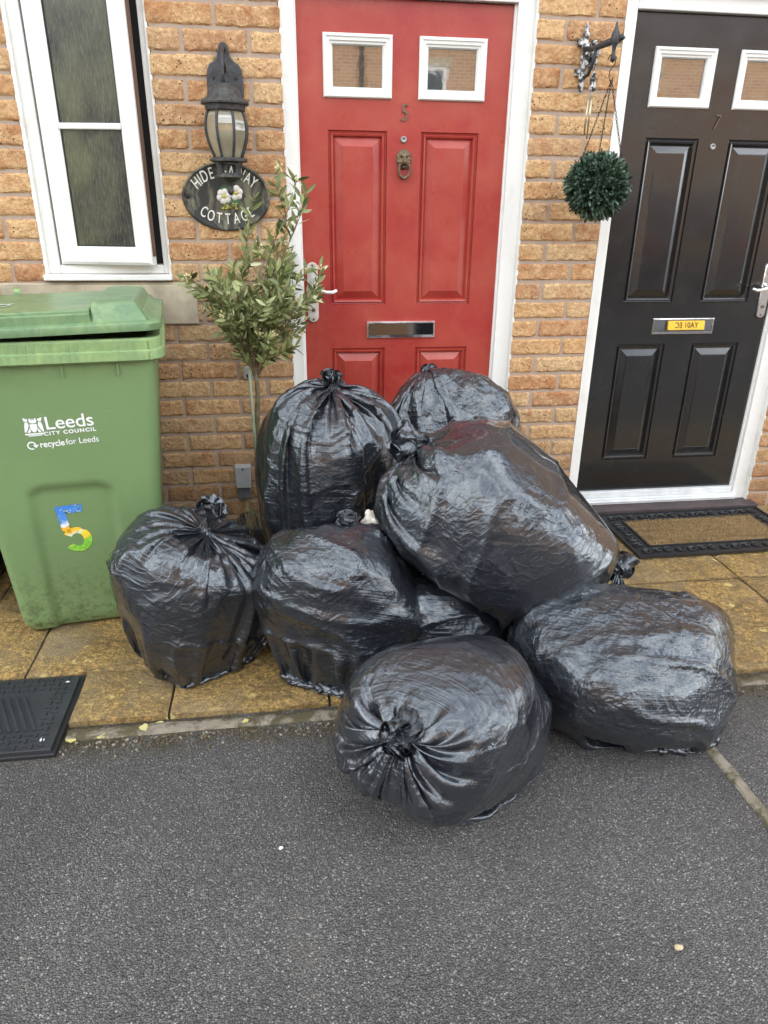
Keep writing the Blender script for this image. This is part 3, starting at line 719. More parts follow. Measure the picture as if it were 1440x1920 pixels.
def make_bin(dx, dy, mats, label, deco=True, rz=0):
    e = empty('wheelie_bin', (-.25, -.5, 0)); tag(e, label, 'wheelie bin')
    b = MB(); rows_ = []
    zs = [0.012, .03, .05] + list(np.linspace(.07, .93, 70))
    for z in zs:
        x0, x1, y0, y1 = bin_dims(max(z, .0)); sq = .012 if z < .02 else (.004 if z < .04 else 0)
        L = rrect(x0 + sq, x1 - sq, y0 + sq, y1 - sq, .035, 5, 48)
        row = []
        for i, (x, y) in enumerate(L):
            if i < 48: y = bin_front(x, z) + sq
            row.append((x, y, z))
        rows_.append(row)
    b.grid(np.array(rows_), cyc=True)
    b.add(rows_[0], [list(range(len(rows_[0])))])
    for rx in (-.215, -.065):
        b.box(rx - .003, rx + .003, bin_front(rx, .87) - .007, bin_front(rx, .87) + .01, .862, .908)
    body = b.build('body', mats[0], e, angle=40)
    # rim
    b = MB(); x0, x1, y0, y1 = bin_dims(.93)
    prof = [(.0, .905), (.020, .903), (.027, .908), (.026, .933), (.021, .937), (.022, .962), (.018, .968), (.0, .968), (-.02, .964)]
    P = []
    for o_, z in prof: P.append([(x, y, z) for x, y in rrect(x0 - o_, x1 + o_, y0 - o_ - .004, y1 + o_, .035 + max(o_, 0), 6, 16)])
    b.grid(np.array(P), cyc=True)
    for i in range(26):
        xx = x0 + .0 + (x1 - x0) * (i + .5) / 26; b.box(xx - .0022, xx + .0022, y0 - .0318, y0 - .01, .908, .931); b.box(xx - .0018, xx + .0018, y0 - .0275, y0 - .01, .938, .961)
    b.build('rim', mats[2], e, bevel=0, angle=35)
    # side handles/wheel housing, axle, wheels
    for s in (-1, 1):
        w = MB(); xw = (-.02 if s > 0 else -.50)
        w.lathe([(0, -.024), (.05, -.024), (.085, -.022), (.098, -.014), (.1, 0), (.098, .014), (.085, .022), (.05, .024), (0, .024)], (xw, -.235, .10), 32, M=Matrix.Rotation(R(90), 4, 'Y'))
        wo_ = w.build('wheel', M['rubber'], e, angle=30)
        h = MB(); h.lathe([(0, -.028), (.045, -.028), (.05, -.02), (.05, .02), (.045, .028), (0, .028)], (xw, -.235, .10), 20, M=Matrix.Rotation(R(90), 4, 'Y')); h.build('hub', mats[0], wo_, angle=30)
    # lid: base pan with turned-down lip, raised right-hand block, sunken plate
    lid = MB(); tilt = Matrix.Translation((0, -.15, 1.018)) @ Matrix.Rotation(R(-2.0), 4, 'X') @ Matrix.Rotation(R(-1.3), 4, 'Y') @ Matrix.Translation((0, .15, -1.018))
    lx0, lx1, ly0, ly1 = x0 - .030, x1 + .024, y0 - .038, y1 + .03
    pr = [(-.012, .968), (.0, .966), (.003, .984), (.0, .990), (-.008, .993), (-.022, .996), (-.036, 1.012), (-.05, 1.017), (-.20, 1.018)]
    P = [[tuple(tilt @ Vector((x, y, z))) for x, y in rrect(lx0 - o_, lx1 + o_, ly0 - o_, ly1 + o_, .05, 6, 16)] for o_, z in pr]
    lid.grid(np.array(P), cyc=True); lid.add(P[-1], [list(range(len(P[-1])))])
    lo = lid.build('lid', mats[1], e, angle=40)
    q = MB()   # flat ribbed plate lying on the left two thirds, with a step in front
    q.box(lx0 + .02, -.118, ly0 + .014, ly0 + .05, .990, 1.020, M=tilt); q.box(lx0 + .02, -.118, ly0 + .03, ly1 - .03, 1.0, 1.028, M=tilt); q.build('lid_panel', mats[1], lo, bevel=.004)
    q = MB(); q.add([tuple(tilt @ Vector(p)) for p in [(-.115, ly0 + .012, 0.990), (lx1 - .03, ly0 + .012, 0.990), (lx1 - .03, ly1 - .05, 0.990), (-.115, ly1 - .05, 0.990),
        (-.113, ly0 + .034, 1.046), (lx1 - .062, ly0 + .038, 1.044), (lx1 - .062, ly1 - .085, 1.044), (-.113, ly1 - .085, 1.046)]], [(0, 1, 5, 4), (1, 2, 6, 5), (2, 3, 7, 6), (3, 0, 4, 7), (4, 5, 6, 7)])
    q.build('lid_hump', mats[1], lo, bevel=.009, segs=3)
    q = MB()
    for s in (-.42, -.06): q.tube([(s, y1 + .03, .97), (s, y1 + .055, 1.0), (s, y1 + .035, 1.03)], .014, 8)
    q.tube([(x0 + .03, y1 + .05, .985), (x1 - .03, y1 + .05, .985)], .014, 10); q.build('handle', mats[2], e, smooth=True)
    if deco:
        def onfront(me_o, d=.0012):
            me = me_o.data; off = np.array(e.location)
            for v in me.vertices:
                x, z = v.co.x + off[0], v.co.z + off[2]; v.co.y = bin_front(x, z) - off[1] - d
        T = lambda *a, **k: onfront(text(*a, **k))
        sl = R(2.0)
        T('Leeds', .056, (-.2205, -.8, .728), M['white'], e, 'print_lettering', 0, 1.06, rot=(90, -2.2 * -1, 0), bold=.0004, sp=.98)
        T('CITY COUNCIL', .0155, (-.2225, -.8, .698), M['white'], e, 'print_lettering', 0, 1.12, rot=(90, 2.2, 0), sp=1.25, bold=.0006)
        T('recycle', .027, (-.277, -.8, .664), M['white'], e, 'print_lettering', 0, .88, rot=(90, 2.2, 0), sp=1.0, bold=.0005)
        T('for Leeds', .027, (-.193, -.8, .668), M['white'], e, 'print_lettering', 0, .92, rot=(90, 2.2, 0), sp=.98)
        # civic crest: two birds either side of a shield on a plinth, plumes above
        c = MB(); cx, cz, s = -.318, .721, .0265
        def pl(pts): c.add([(cx + x * s, -.83, cz + z * s) for x, z in pts], [list(range(len(pts)))])
        pl([(-1.0, -.98), (1.0, -.94), (1.0, -.78), (-1.0, -.82)]); pl([(-.7, -1.15), (.75, -1.1), (.75, -1.0), (-.7, -1.04)])
        pl([(-.36, .25), (.36, .27), (.36, -.25), (.22, -.55), (0, -.74), (-.22, -.55), (-.36, -.25)])
        for g_ in (-1, 1):
            pl([(g_ * .46, .1), (g_ * .55, .5), (g_ * .80, .5), (g_ * .92, .1), (g_ * .98, -.6), (g_ * .9, -.72), (g_ * .74, -.5), (g_ * .62, -.3)])
            pl([(g_ * .52, .58), (g_ * .50, .9), (g_ * .62, .84), (g_ * .74, .93), (g_ * .98, .98), (g_ * .86, .58)])
            pl([(g_ * .42, -.15), (g_ * .56, -.45), (g_ * .72, -.70), (g_ * .46, -.72), (g_ * .34, -.55)])
            pl([(g_ * .08, .36), (g_ * .12, .75), (g_ * .3, .98), (g_ * .42, .6), (g_ * .26, .36)])
        pl([(-.16, .40), (0, .95), (.16, .40), (0, .33)])
        onfront(c.build('crest', M['white'], e))
        a = MB(); cx, cz, r1, r2 = -.333, .662, .0125, .0088    # circular arrow
        an = np.linspace(-.2, 5.1, 26) + R(5)
        V = [(cx + r1 * math.cos(t), -.8, cz + r1 * math.sin(t)) for t in an] + [(cx + r2 * math.cos(t), -.8, cz + r2 * math.sin(t)) for t in an]
        a.add(V, [(i, i + 1, 27 + i, 26 + i) for i in range(25)])
        a.add([(cx + .003, -.8, cz + .001), (cx + .0195, -.8, cz + .0015), (cx + .011, -.8, cz - .0085)], [(0, 1, 2)])
        onfront(a.build('arrow_mark', M['white'], e))
        # sunflower numeral sticker
        n = NT('sunflower_sticker'); X = n.n('ShaderNodeSeparateXYZ', i0=n.co).outputs
        z0_, z1_ = .285 + .0, .452
        zz = n.n('ShaderNodeMapRange', i0=X[2], i1=z0_, i2=z1_).outputs[0]
        zw = n.math('ADD', zz, n.math('MULTIPLY', n.math('SUBTRACT', n.noise(38, 3, .6), .5), .22))
        zw = n.math('SUBTRACT', zw, n.math('MULTIPLY', X[0], 2.4))
        c = n.ramp(zw, [(.0, (.16, .50, .05)), (.24, (.22, .55, .06)), (.27, (.85, .60, .03)), (.40, (.80, .68, .06)), (.46, (.70, .78, .55)), (.5, (.92, .55, .04)), (.66, (.90, .42, .03)), (.70, (.85, .88, .92)), (.78, (.10, .28, .68)), (1, (.06, .22, .62))])
        c = n.mix(n.ramp(n.vor(95), [(.12, .9), (.26, 0)]), c, (.85, .70, .08))
        c = n.mix(n.ramp(n.noise(90, 3), [(.62, 0), (.66, .7)]), c, (.03, .08, .02))
        for px_, pz_, rr_, col_ in ((.018, .378, .0125, (.28, .06, .02)), (-.022, .380, .006, (.30, .08, .02)), (.018, .378, .007, (.06, .03, .02))):
            dd = n.n('ShaderNodeVectorMath', _operation='DISTANCE', i0=n.n('ShaderNodeCombineXYZ', i0=X[0], i1=0.0, i2=X[2]).outputs[0], i1=(px_, 0, pz_)).outputs[1]
            c = n.mix(n.ramp(dd, [(rr_, 1), (rr_ + .002, 0)]), c, col_)
        n.set(Base_Color=c, Roughness=.3)
        fv = MB(); cx, cz = -.262, .372
        an = np.linspace(R(148), R(-148), 30); ro, ri, ce = .043, .018, -.040
        out = [(ro * math.cos(t), ce + ro * 1.02 * math.sin(t)) for t in an]; inn = [(ri * math.cos(t), ce + ri * 1.25 * math.sin(t)) for t in an]
        tf = Matrix.Translation((cx, 0, cz)) @ Matrix.Rotation(R(-3.5), 4, 'Y') 
        def ap(p): v = tf @ Vector((p[0], 0, p[1])); return (v.x, -.8, v.z)
        def dense(q0, q1, q2, q3, nx_=10, nz_=12):
            g_ = np.array([[[*((np.array(q0) * (1 - u_) + np.array(q1) * u_) * (1 - w_) + (np.array(q3) * (1 - u_) + np.array(q2) * u_) * w_)] for u_ in np.linspace(0, 1, nx_)] for w_ in np.linspace(0, 1, nz_)])
            fv.grid(np.array([[ap(p) for p in r_] for r_ in g_]))
        fv.grid(np.array([[ap(p) for p in out], [ap(p) for p in inn]]))
        dense((-.038, -.002), (-.012, -.018), (-.017, .082), (-.043, .082)); dense((-.0165, .055), (.034, .055), (.036, .082), (-.0168, .082), 12, 4)
        fo = fv.build('number_sticker', n.m, e); onfront(fo, .0015)
        fs = MB(); fs.lathe([(.017, 0), (.028, 0)], (-.262, -.6, 0), 20, a0=R(-150), a1=R(160)); V = fs.v[0]; V[:, 2] = 0
        V = [tuple(tilt @ Vector((x - .12, -.60 + (y + .6) * 1.7, 1.0295))) for x, y, z in V]; fs.v[0] = np.array(V)
        fs.box(-.41, -.355, -.565, -.548, 1.0290, 1.0297, M=tilt)
        fs.build('lid_sticker', simple('pale_sticker', (.45, .60, .50), .3, var=.5, vs=30), lo)
    e.location.x += dx; e.location.y += dy; e.rotation_euler.z = rz
    return e
make_bin(-.047, .0, (M['bin'], M['binlid'], M['rim']), 'tall green recycling wheelie bin with a sunflower number sticker beside the window wall', rz=R(7.5))
make_bin(-.66, .16, (M['blackbin'], M['blackbin'], M['blackbin']), 'dark wheelie bin just showing at the left edge behind the green bin', deco=False)

# ================================================================== REFUSE BAGS: a small cloth solver drapes a tied film sleeve round a lumpy load
def relax(X, rx, ry, it, cfun, Jn, neck, nr, grav=.0, bend=.25, nd=0, shrink=.0, cen=None, cst=.7):
    """X [NJ,NI,3], cyclic along i. rx: rest along i, ry: rest along j (per row)"""
    NJ, NI = X.shape[:2]
    rd = np.sqrt(rx ** 2 + ry ** 2)[:, None, None]
    ryb = ry[:, None, None]
    def con(A, B, L, ks, kc):
        d = B - A; l = np.sqrt((d * d).sum(-1, keepdims=True)) + 1e-9
        q = (l - L) / l; q = np.where(q > 0, q * ks, q * kc) * .5 * d
        A += q; B -= q
    for k_ in range(it):
        for rep in (0, 1):
            con(X[:, 0::2], X[:, 1::2], rx, 1., cst)
            X = np.roll(X, -1, 1)
        X = np.roll(X, 2, 1)
        con(X[0:-1:2], X[1::2], ryb[0:-1:2][:X[1::2].shape[0]], 1., cst)
        con(X[1:-1:2], X[2::2], ryb[1:-1:2][:X[2::2].shape[0]], 1., cst)
        # shear
        Y = np.roll(X, -1, 1)
        a, b_ = X[:-1], Y[1:]; d = b_ - a; l = np.sqrt((d * d).sum(-1, keepdims=True)) + 1e-9; g = (l - rd[:-1]) / l; g = np.where(g > 0, g * .30, g * .10) * .5 * d
        D = np.zeros_like(X); D[:-1] += g; D[1:] -= np.roll(g, 1, 1)
        a, b_ = Y[:-1], X[1:]; d = b_ - a; l = np.sqrt((d * d).sum(-1, keepdims=True)) + 1e-9; g = (l - rd[:-1]) / l; g = np.where(g > 0, g * .30, g * .10) * .5 * d
        D[1:] -= g; D[:-1] += np.roll(g, 1, 1)
        # bending: damp the change of curvature, not the curvature's own shrinkage
        lap = (np.roll(X, 1, 1) + np.roll(X, -1, 1)) * .5 - X
        D -= ((np.roll(lap, 1, 1) + np.roll(lap, -1, 1)) * .5 - lap) * bend
        lap = np.zeros_like(X); lap[1:-1] = (X[2:] + X[:-2]) * .5 - X[1:-1]
        D[1:-1] -= ((lap[2:] + lap[:-2]) * .5 - lap[1:-1]) * bend
        X = X + D
        X[:Jn, :, 2] -= grav; X[Jn + 2:] += nd * grav * .25; X[Jn + 2:, :, 2] -= grav * .25
        X = cfun(X)
        # the tie
        p = X[Jn - 1:Jn + 2]; d = p - neck; l = np.sqrt((d * d).sum(-1, keepdims=True)) + 1e-9
        X[Jn - 1:Jn + 2] = neck + d * np.minimum(1, nr / l)
        X[0] = X[0] * .5 + X[0].mean(0) * .5
    return X
def upsample(X):
    a = np.stack([X, (X + np.roll(X, -1, 1)) * .5], 2).reshape(X.shape[0], -1, 3)
    n = a.shape[0]; out = np.zeros((2 * n, a.shape[1], 3)); out[0::2] = a
    out[1:-1:2] = (a[:-1] + a[1:]) * .5; out[-1] = a[-1] + (a[-1] - a[-2]) * .5
    return out
LEV = 3
BAGS = []
def make_bag(seed, c, ax, rot, neck, label, slack=1.16, vs=1.16, sq=3.0, lo=.70, suc=.2, gbody=.022, gtop=.07, infl=1.08, nz=.02, sub=0.35, tail=.16, base=None, rough=.11, grav=.0006, wallY=None, sharp=15, kn=1.0, crease=1.0, crumple=0.0, tk=None):
    tk = tk or kn * .9; r_ = np.random.default_rng(seed)
    Mr = (Matrix.Rotation(R(rot[2]), 3, "Z") @ Matrix.Rotation(R(rot[1]), 3, 'Y') @ Matrix.Rotation(R(rot[0]), 3, 'X'))
    A = np.array(Mr) @ np.diag(ax); Ai = np.linalg.inv(A); c = np.array(c, float); neck = np.array(neck, float)
    # lumpy convex load: soft minimum over planes
    pn = r_.normal(size=(sharp, 3)); pn /= np.linalg.norm(pn, axis=1)[:, None]; ph = r_.uniform(lo, 1.0, sharp) ** .8
    def rad(q):
        dt = q.reshape(-1, 3) @ pn.T
        v = ph / np.maximum(dt, .05); v = (v ** -40).sum(1) ** (-1 / 40)
        h = np.sqrt(q[..., 0] ** 2 + q[..., 1] ** 2).ravel(); w = np.abs(q[..., 2]).ravel()
        se = (h ** sq + w ** sq) ** (-1 / sq)
        return ((v ** -10 + se ** -10) ** (-1 / 10)).reshape(q.shape[:-1])[..., None]
    def cfun(X):
        q = (X - c) @ Ai.T; l = np.sqrt((q * q).sum(-1, keepdims=True)) + 1e-9; d = q / l; rr = rad(d)
        ins = l < rr
        far = np.maximum(l / rr - 1.0, 0)
        g = (l - rr)[..., 0]; w_ = max(1, X.shape[1] // 20); gb = g
        for _ in (0, 1):
            cs = np.cumsum(np.concatenate([gb[:, -w_:], gb, gb[:, :w_]], 1), 1); gb = (cs[:, 2 * w_:] - np.concatenate([np.zeros((len(g), 1)), cs[:, :-2 * w_ - 1]], 1)[:, :]) / (2 * w_ + 1)
        jn_ = int(X.shape[0] * (1 - tail)); tt = np.arange(X.shape[0]) / jn_
        g0 = (gbody + (gtop - gbody) * np.clip((tt - .55) / .25, 0, 1)) * np.clip((1.02 - tt) / .16, .1, 1); ks = np.where(tt < .97, suc, 0)
        ln = np.maximum(rr, l - (ks[:, None] * (gb - g0[:, None]))[..., None])
        X = c + (d * ln) @ A.T
        X[..., 2] = np.maximum(X[..., 2], base if base is not None else np.where(X[..., 1] < -1.27, -.018, .004))
        if wallY is not None: X[..., 1] = np.minimum(X[..., 1], wallY)
        return X
    NI, NJ = 64, 48; tj = int(NJ * tail); Jn = NJ - 1 - tj
    qn = Ai @ (neck - c); qn /= np.linalg.norm(qn)
    u = np.cross(qn, [0.2, .3, 1.]); u /= np.linalg.norm(u); v = np.cross(qn, u)
    X = np.zeros((NJ, NI, 3)); th = 2 * np.pi * np.arange(NI) / NI
    for j in range(NJ):
        t = min(1, j / Jn); phi = -np.pi / 2 + .06 + t * (np.pi - .12)
        d = math.sin(phi) * qn[None] + math.cos(phi) * (np.cos(th)[:, None] * u + np.sin(th)[:, None] * v)
        p = c + (d * rad(d) * infl) @ A.T
        if t > .9: w_ = (t - .9) / .1; p = p * (1 - w_ * w_) + neck * w_ * w_
        X[j] = p
    nd = A @ qn; nd /= np.linalg.norm(nd)
    per = max(np.linalg.norm(X[j] - np.roll(X[j], 1, 0), axis=1).sum() for j in range(Jn)) / infl
    circ = per * slack; mer = np.linalg.norm(np.diff(X[:Jn + 1], axis=0), axis=2).sum(0).mean() / infl * vs
    for j in range(Jn + 1, NJ):
        k_ = (j - Jn) / tj; a_ = np.cos(th)[:, None] * u + np.sin(th)[:, None] * v
        X[j] = neck + nd * .045 * k_ * kn + a_ * (.015 + .05 * k_ * kn)
    ry0 = np.linalg.norm(np.diff(X[:Jn + 1], axis=0), axis=2).mean(1) / infl * vs
    ry0 = np.maximum(ry0, ry0.mean() * .35)
    nn0 = X - c; nn0 /= np.linalg.norm(nn0, axis=2)[..., None]
    X += nn0 * (nz * (fbm(X[..., 0] * 11 + seed, X[..., 1] * 11, X[..., 2] * 11, seed, 3) + .5 * r_.normal(size=X.shape[:2])))[..., None]
    X = cfun(X)
    it = [420, 160, 80][:LEV]
    for L_ in range(LEV):
        if L_: X = upsample(X); X += r_.normal(size=X.shape) * (.0016 if L_ == 1 else .0005)
        NJ, NI = X.shape[:2]; f = 2 ** L_; J = Jn * f
        ry = np.full(NJ, 1.); ry[:J] = np.repeat(ry0 / f, f)[:J]; ry[J:] = .065 * kn / (tj * f)
        X = relax(X, circ / NI, ry, it[L_], cfun, J, neck, .013, grav / f, [.03, .04, .05][L_], nd=nd)
    NJ, NI = X.shape[:2]
    X = X + ((np.roll(X, 1, 1) + np.roll(X, -1, 1)) * .5 - X) * .3
    J2 = Jn * 4 + 3; tl = X[J2:]; wgt = np.clip(np.arange(len(tl)) / 8., 0, 1)[:, None]
    for a_ in range(3): tl[..., a_] += wgt * .006 * kn * fbm(tl[..., 0] * 32 + 9 * a_, tl[..., 1] * 32, tl[..., 2] * 32, seed + a_, 2)
    # tension creases: ridged, drawn out round the bag, raised along the film's own normal
    du = np.roll(X, -1, 1) - np.roll(X, 1, 1); dv = np.zeros_like(X); dv[1:-1] = X[2:] - X[:-2]; nm = np.cross(du, dv); nm /= np.linalg.norm(nm, axis=2)[..., None] + 1e-9
    sg = np.sign(((X - c) * nm).sum(-1).mean()); nm = nm * sg
    U = np.arange(NI)[None] / NI; V_ = np.arange(NJ)[:, None] / NJ; sl_ = r_.uniform(-.25, .25)
    def ringn(fu, fv, k_, o):   # noise that closes round the bag
        a_ = 2 * np.pi * U; return fbm(fu * np.cos(a_) + 0 * V_, fu * np.sin(a_) + 0 * V_, fv * (V_ + sl_ * np.sin(a_)) + k_, seed + int(k_), o)
    rg = (1 - np.abs(ringn(.9, 11, 3, 2))) ** 9; rg2 = (1 - np.abs(ringn(1.8, 34, 9, 2))) ** 7
    mk = np.clip(ringn(1.6, 3, 17, 2) * 2.2 + .45, 0, 1); bodym = np.clip((.80 - V_) / .1, 0, 1) + .25
    X = X + nm * ((rg * .0085 + rg2 * .0022 * mk) * bodym * crease)[..., None]
    X[..., 2] = np.maximum(X[..., 2], np.where(X[..., 1] < -1.27, -.0195, .003))
    F = []
    me = bpy.data.meshes.new('refuse_bag')
    idx = np.arange(NJ * NI).reshape(NJ, NI); i2 = np.roll(idx, -1, 1)
    q = np.stack([idx[:-1], i2[:-1], i2[1:], idx[1:]], -1).reshape(-1, 4)
    org = np.array([c[0], c[1], 0.])
    co = (X.reshape(-1, 3) - org)
    me.vertices.add(len(co)); me.vertices.foreach_set('co', co.ravel().astype(np.float32))
    me.loops.add(q.size); me.loops.foreach_set('vertex_index', q.ravel().astype(np.int32))
    me.polygons.add(len(q)); me.polygons.foreach_set('loop_start', (np.arange(len(q)) * 4).astype(np.int32))
    uvl = me.uv_layers.new(name='UVMap')
    ii, jj = np.meshgrid(np.arange(NI), np.arange(NJ - 1))
    uu = np.stack([ii, ii + 1, ii + 1, ii], -1) / NI; vv = np.stack([jj, jj, jj + 1, jj + 1], -1) / NJ
    uvl.data.foreach_set('uv', np.stack([uu, vv], -1).astype(np.float32).ravel())
    me.update(); me.validate(); me.shade_smooth()
    m = m_bag(seed, rough=rough, crumple=crumple); me.materials.append(m)
    o = bpy.data.objects.new('refuse_bag', me); C.objects.link(o); o.location = org
    tag(o, label, 'bin bag', 'full black bin bags in the heap')
    # the knot: a lumpy twist of film round the neck
    kb_ = MB(); P = []; zax = Vector(nd); xq = zax.orthogonal().normalized(); yq = zax.cross(xq)
    na, nb = 56, 28
    for i in range(na):
        a_ = 2 * math.pi * i / na; row = []
        for j in range(nb):
            b2 = 2 * math.pi * j / nb
            tw = b2 + 2 * a_
            rr_ = .0105 * tk * (1 + .30 * math.sin(3 * tw) + .18 * math.sin(7 * tw + 2 * a_ + seed))
            R0 = .012 * tk * (1 + .2 * math.sin(2 * a_ + seed))
            p = Vector(neck) + (xq * math.cos(a_) + yq * math.sin(a_)) * (R0 + rr_ * math.cos(b2)) + zax * (rr_ * math.sin(b2) * 1.1 + .006 * math.sin(a_ + seed))
            row.append(tuple(p))
        row.append(row[0]); P.append(row)
    kb_.grid(np.array(P + [P[0]]))
    ko = kb_.build('knot', m, None, smooth=True, origin=tuple(org)); ko.location = (0, 0, 0); ko.parent = o
    ko.data.uv_layers.new(name='UVMap')
    return o

BSPEC = [
 # seed, centre, semi-axes, rot, neck, label, extras
 (11, (.098, -.95, .20), (.27, .215, .285), (0, 0, 0), (.165, -.97, .50), 'bin bag standing against the green bin, leftmost of the heap, knot upright on top', dict(crumple=.2, kn=.9)),
 (12, (.562, -1.05, .19), (.275, .215, .27), (0, 0, 0), (.575, -.93, .425), 'squat bin bag with loosely folded top, directly in front of the pink tissue', dict(vs=1.35, crumple=.6, kn=.75, gbody=.03, gtop=.09, crease=1.3)),
 (13, (.787, -1.545, .15), (.282, .255, .225), (0, 9, 8), (.622, -1.72, .30), 'bin bag nearest the camera on the tarmac, big twisted knot facing forwards', dict(tail=.13, kn=.8, tk=1.6, slack=1.2, gtop=.07, crumple=.3, sq=4.2, lo=.62)),
 (34, (1.31, -1.33, .13), (.312, .27, .21), (0, 0, -12), (1.38, -1.12, .31), 'slumped bin bag at the right end of the heap, straddling slabs and tarmac', dict(slack=1.28, vs=1.4, gtop=.10, crumple=1.0, kn=1.2, crease=1.2, gbody=.035, lo=.80)),
 (25, (1.06, -1.015, .43), (.405, .265, .25), (0, 32, -8), (.795, -.93, .68), 'big bulging bin bag lying tilted on top of the others, knot at upper left', dict(base=.1, gtop=.07, kn=1.35, tail=.2, crumple=.3, lo=.78)),
 (16, (.57, -.57, .37), (.265, .26, .445), (0, 0, 0), (.555, -.60, .80), 'tall upright bin bag in front of the left half of the red door', dict(slack=1.2, kn=.6, tk=.75)),
 (47, (.985, -.37, .375), (.275, .21, .405), (0, 4, 0), (.93, -.36, .76), 'bin bag against the right half of the red door, loose top folded over', dict(slack=1.28, vs=1.4, wallY=-.03, crumple=.8, kn=.5, lo=.8)),
 (18, (1.20, -.30, .29), (.185, .18, .35), (0, 0, 0), (1.17, -.32, .59), 'bin bag peeping out behind the others against the brick pier', dict(wallY=-.02)),
 (19, (.88, -1.08, .13), (.19, .16, .18), (0, 0, 0), (.86, -1.02, .27), 'small bin bag wedged in the gap under the big tilted one', dict()),
]
for s_, c_, a_, r_, n_, l_, k_ in BSPEC: make_bag(s_, c_, a_, r_, n_, l_, **k_)
#END_BAGS
# crumpled tissue poking from between the bags
b = MB(); P = []
for i in range(26):
    ph_ = math.pi * i / 25; row = []
    for j in range(40):
        a = 2 * math.pi * j / 40; d = Vector((math.sin(ph_) * math.cos(a), math.sin(ph_) * math.sin(a), math.cos(ph_)))
        r_ = .036 * (1 + .45 * fbm(d.x * 2.2, d.y * 2.2, d.z * 2.2, 77, 4)); row.append((.664 + d.x * r_ * 1.25, -.905 + d.y * r_ * .8, .408 + d.z * r_ * 1.1))
    P.append(row)
b.grid(np.array(P), cyc=True)
n = NT('tissue'); n.set(Base_Color=n.mix(n.ramp(n.noise(22, 3), [(.5, 0), (.62, .8)]), (.78, .72, .60), (.72, .38, .36)), Roughness=.9, Subsurface_Weight=.0, Normal=n.bump(n.noise(120, 4), .5, .004))
tag(b.build('tissue', n.m, smooth=True, origin=(.664, -.905, .408)), 'crumpled cream and pink tissue stuck between the black bags', 'tissue')

# ================================================================== WALL LAMP
LX, LY = .245, -.115
lamp = empty('wall_lamp', (LX, 0, 1.6)); tag(lamp, 'black coach lantern with curved amber panes fixed above the oval house sign', 'wall lamp')
b = MB(); ol = []
for z, w in [(1.625, .020), (1.635, .052), (1.66, .061), (1.70, .062), (1.735, .059), (1.753, .050), (1.763, .034), (1.775, .023), (1.795, .018), (1.812, .014), (1.819, .006)]: ol.append((w, z))
pts = [(LX + .0 + w, z) for w, z in ol] + [(LX - w, z) for w, z in ol[::-1]]
b.prism(pts, -.016, .0); b.build('back_plate', M['iron'], lamp, bevel=.005)
for s in (-1, 1): b = MB(); b.lathe([(0, .003), (.004, .003), (.005, 0)], (LX + s * .038, -.016, 1.712), 10, M=Matrix.Rotation(R(90), 4, 'X')); b.build('screw', M['dark'], lamp)
b = MB(); b.tube([(LX, -.012, 1.800), (LX, -.05, 1.797), (LX, -.095, 1.778), (LX, LY - .006, 1.752), (LX, LY, 1.715), (LX, LY, 1.68)], [.010, .007, .006, .0055, .005, .006], 10)
b.tube([(LX, -.012, 1.735), (LX + .002, -.04, 1.728), (LX + .006, -.07, 1.738), (LX + .004, -.085, 1.76)], [.006, .005, .004, .002], 8); b.build('arm', M['iron'], lamp, smooth=True)
b = MB(); cp = [(.0, 1.686), (.012, 1.685), (.020, 1.682), (.022, 1.677), (.034, 1.675), (.047, 1.669), (.054, 1.659), (.056, 1.650), (.060, 1.643), (.076, 1.633), (.080, 1.627), (.079, 1.622), (.068, 1.620), (.066, 1.604), (.063, 1.602)]
b.lathe(cp, (LX, LY, 0), 40); b.build('roof_cap', M['ironw'], lamp, angle=40)
def lr(t): return .060 + .0185 * math.sin(math.pi * min(1, t * 1.02) ** .85)
b = MB()
for k_ in range(8):
    a = 2 * math.pi * (k_ + .5) / 8 + math.pi / 8 * 0
    for t0 in (0,):
        b.tube([(LX + math.cos(a) * (lr(t) - t * .012), LY + math.sin(a) * (lr(t) - t * .012), 1.604 - .146 * t) for t in np.linspace(0, 1, 14)], .0048, 6)
b.build('glazing_rib', M['iron'], lamp, smooth=True)
n = NT('amber_pane'); n.set(Base_Color=n.mix(n.ramp(n.noise(22, 3), [(.3, 0), (.7, 1)]), (.27, .24, .16), (.20, .175, .11)), Roughness=.05, Specular_IOR_Level=1.0, Coat_Weight=1.0, Coat_Roughness=.01)
for k_ in range(8):
    b = MB(); P = []
    for t in np.linspace(0, 1, 14):
        row = []
        for q_ in np.linspace(-.46, .46, 5):
            a0 = 2 * math.pi * (k_) / 8; rr = (lr(t) - t * .012 - .002) * math.cos(math.pi / 8) / math.cos(q_ * math.pi / 4)
            row.append((LX + math.cos(a0 + q_ * math.pi / 4) * rr, LY + math.sin(a0 + q_ * math.pi / 4) * rr, 1.604 - .146 * t))
        P.append(row)
    b.grid(np.array(P)); b.build('pane', n.m, lamp, smooth=True)
b = MB(); b.lathe([(.050, 1.462), (.060, 1.460), (.064, 1.456), (.064, 1.450), (.058, 1.447), (.030, 1.447)], (LX, LY, 0), 32)
for k_ in range(4):
    a = R(45 + 90 * k_); ca, sa = math.cos(a), math.sin(a)
    b.tube([(LX + ca * .050, LY + sa * .050, 1.449), (LX + ca * .044, LY + sa * .044, 1.430), (LX + ca * .042, LY + sa * .042, 1.411)], [.011, .009, .009], 6)
b.lathe([(.036, 1.413), (.042, 1.414), (.047, 1.408), (.049, 1.400), (.036, 1.396), (.020, 1.388), (.011, 1.376), (.010, 1.364), (.012, 1.358), (.011, 1.351), (.005, 1.344), (0, 1.342)], (LX, LY, 0), 28)
b.build('bottom_finial', M['ironw'], lamp, angle=40)
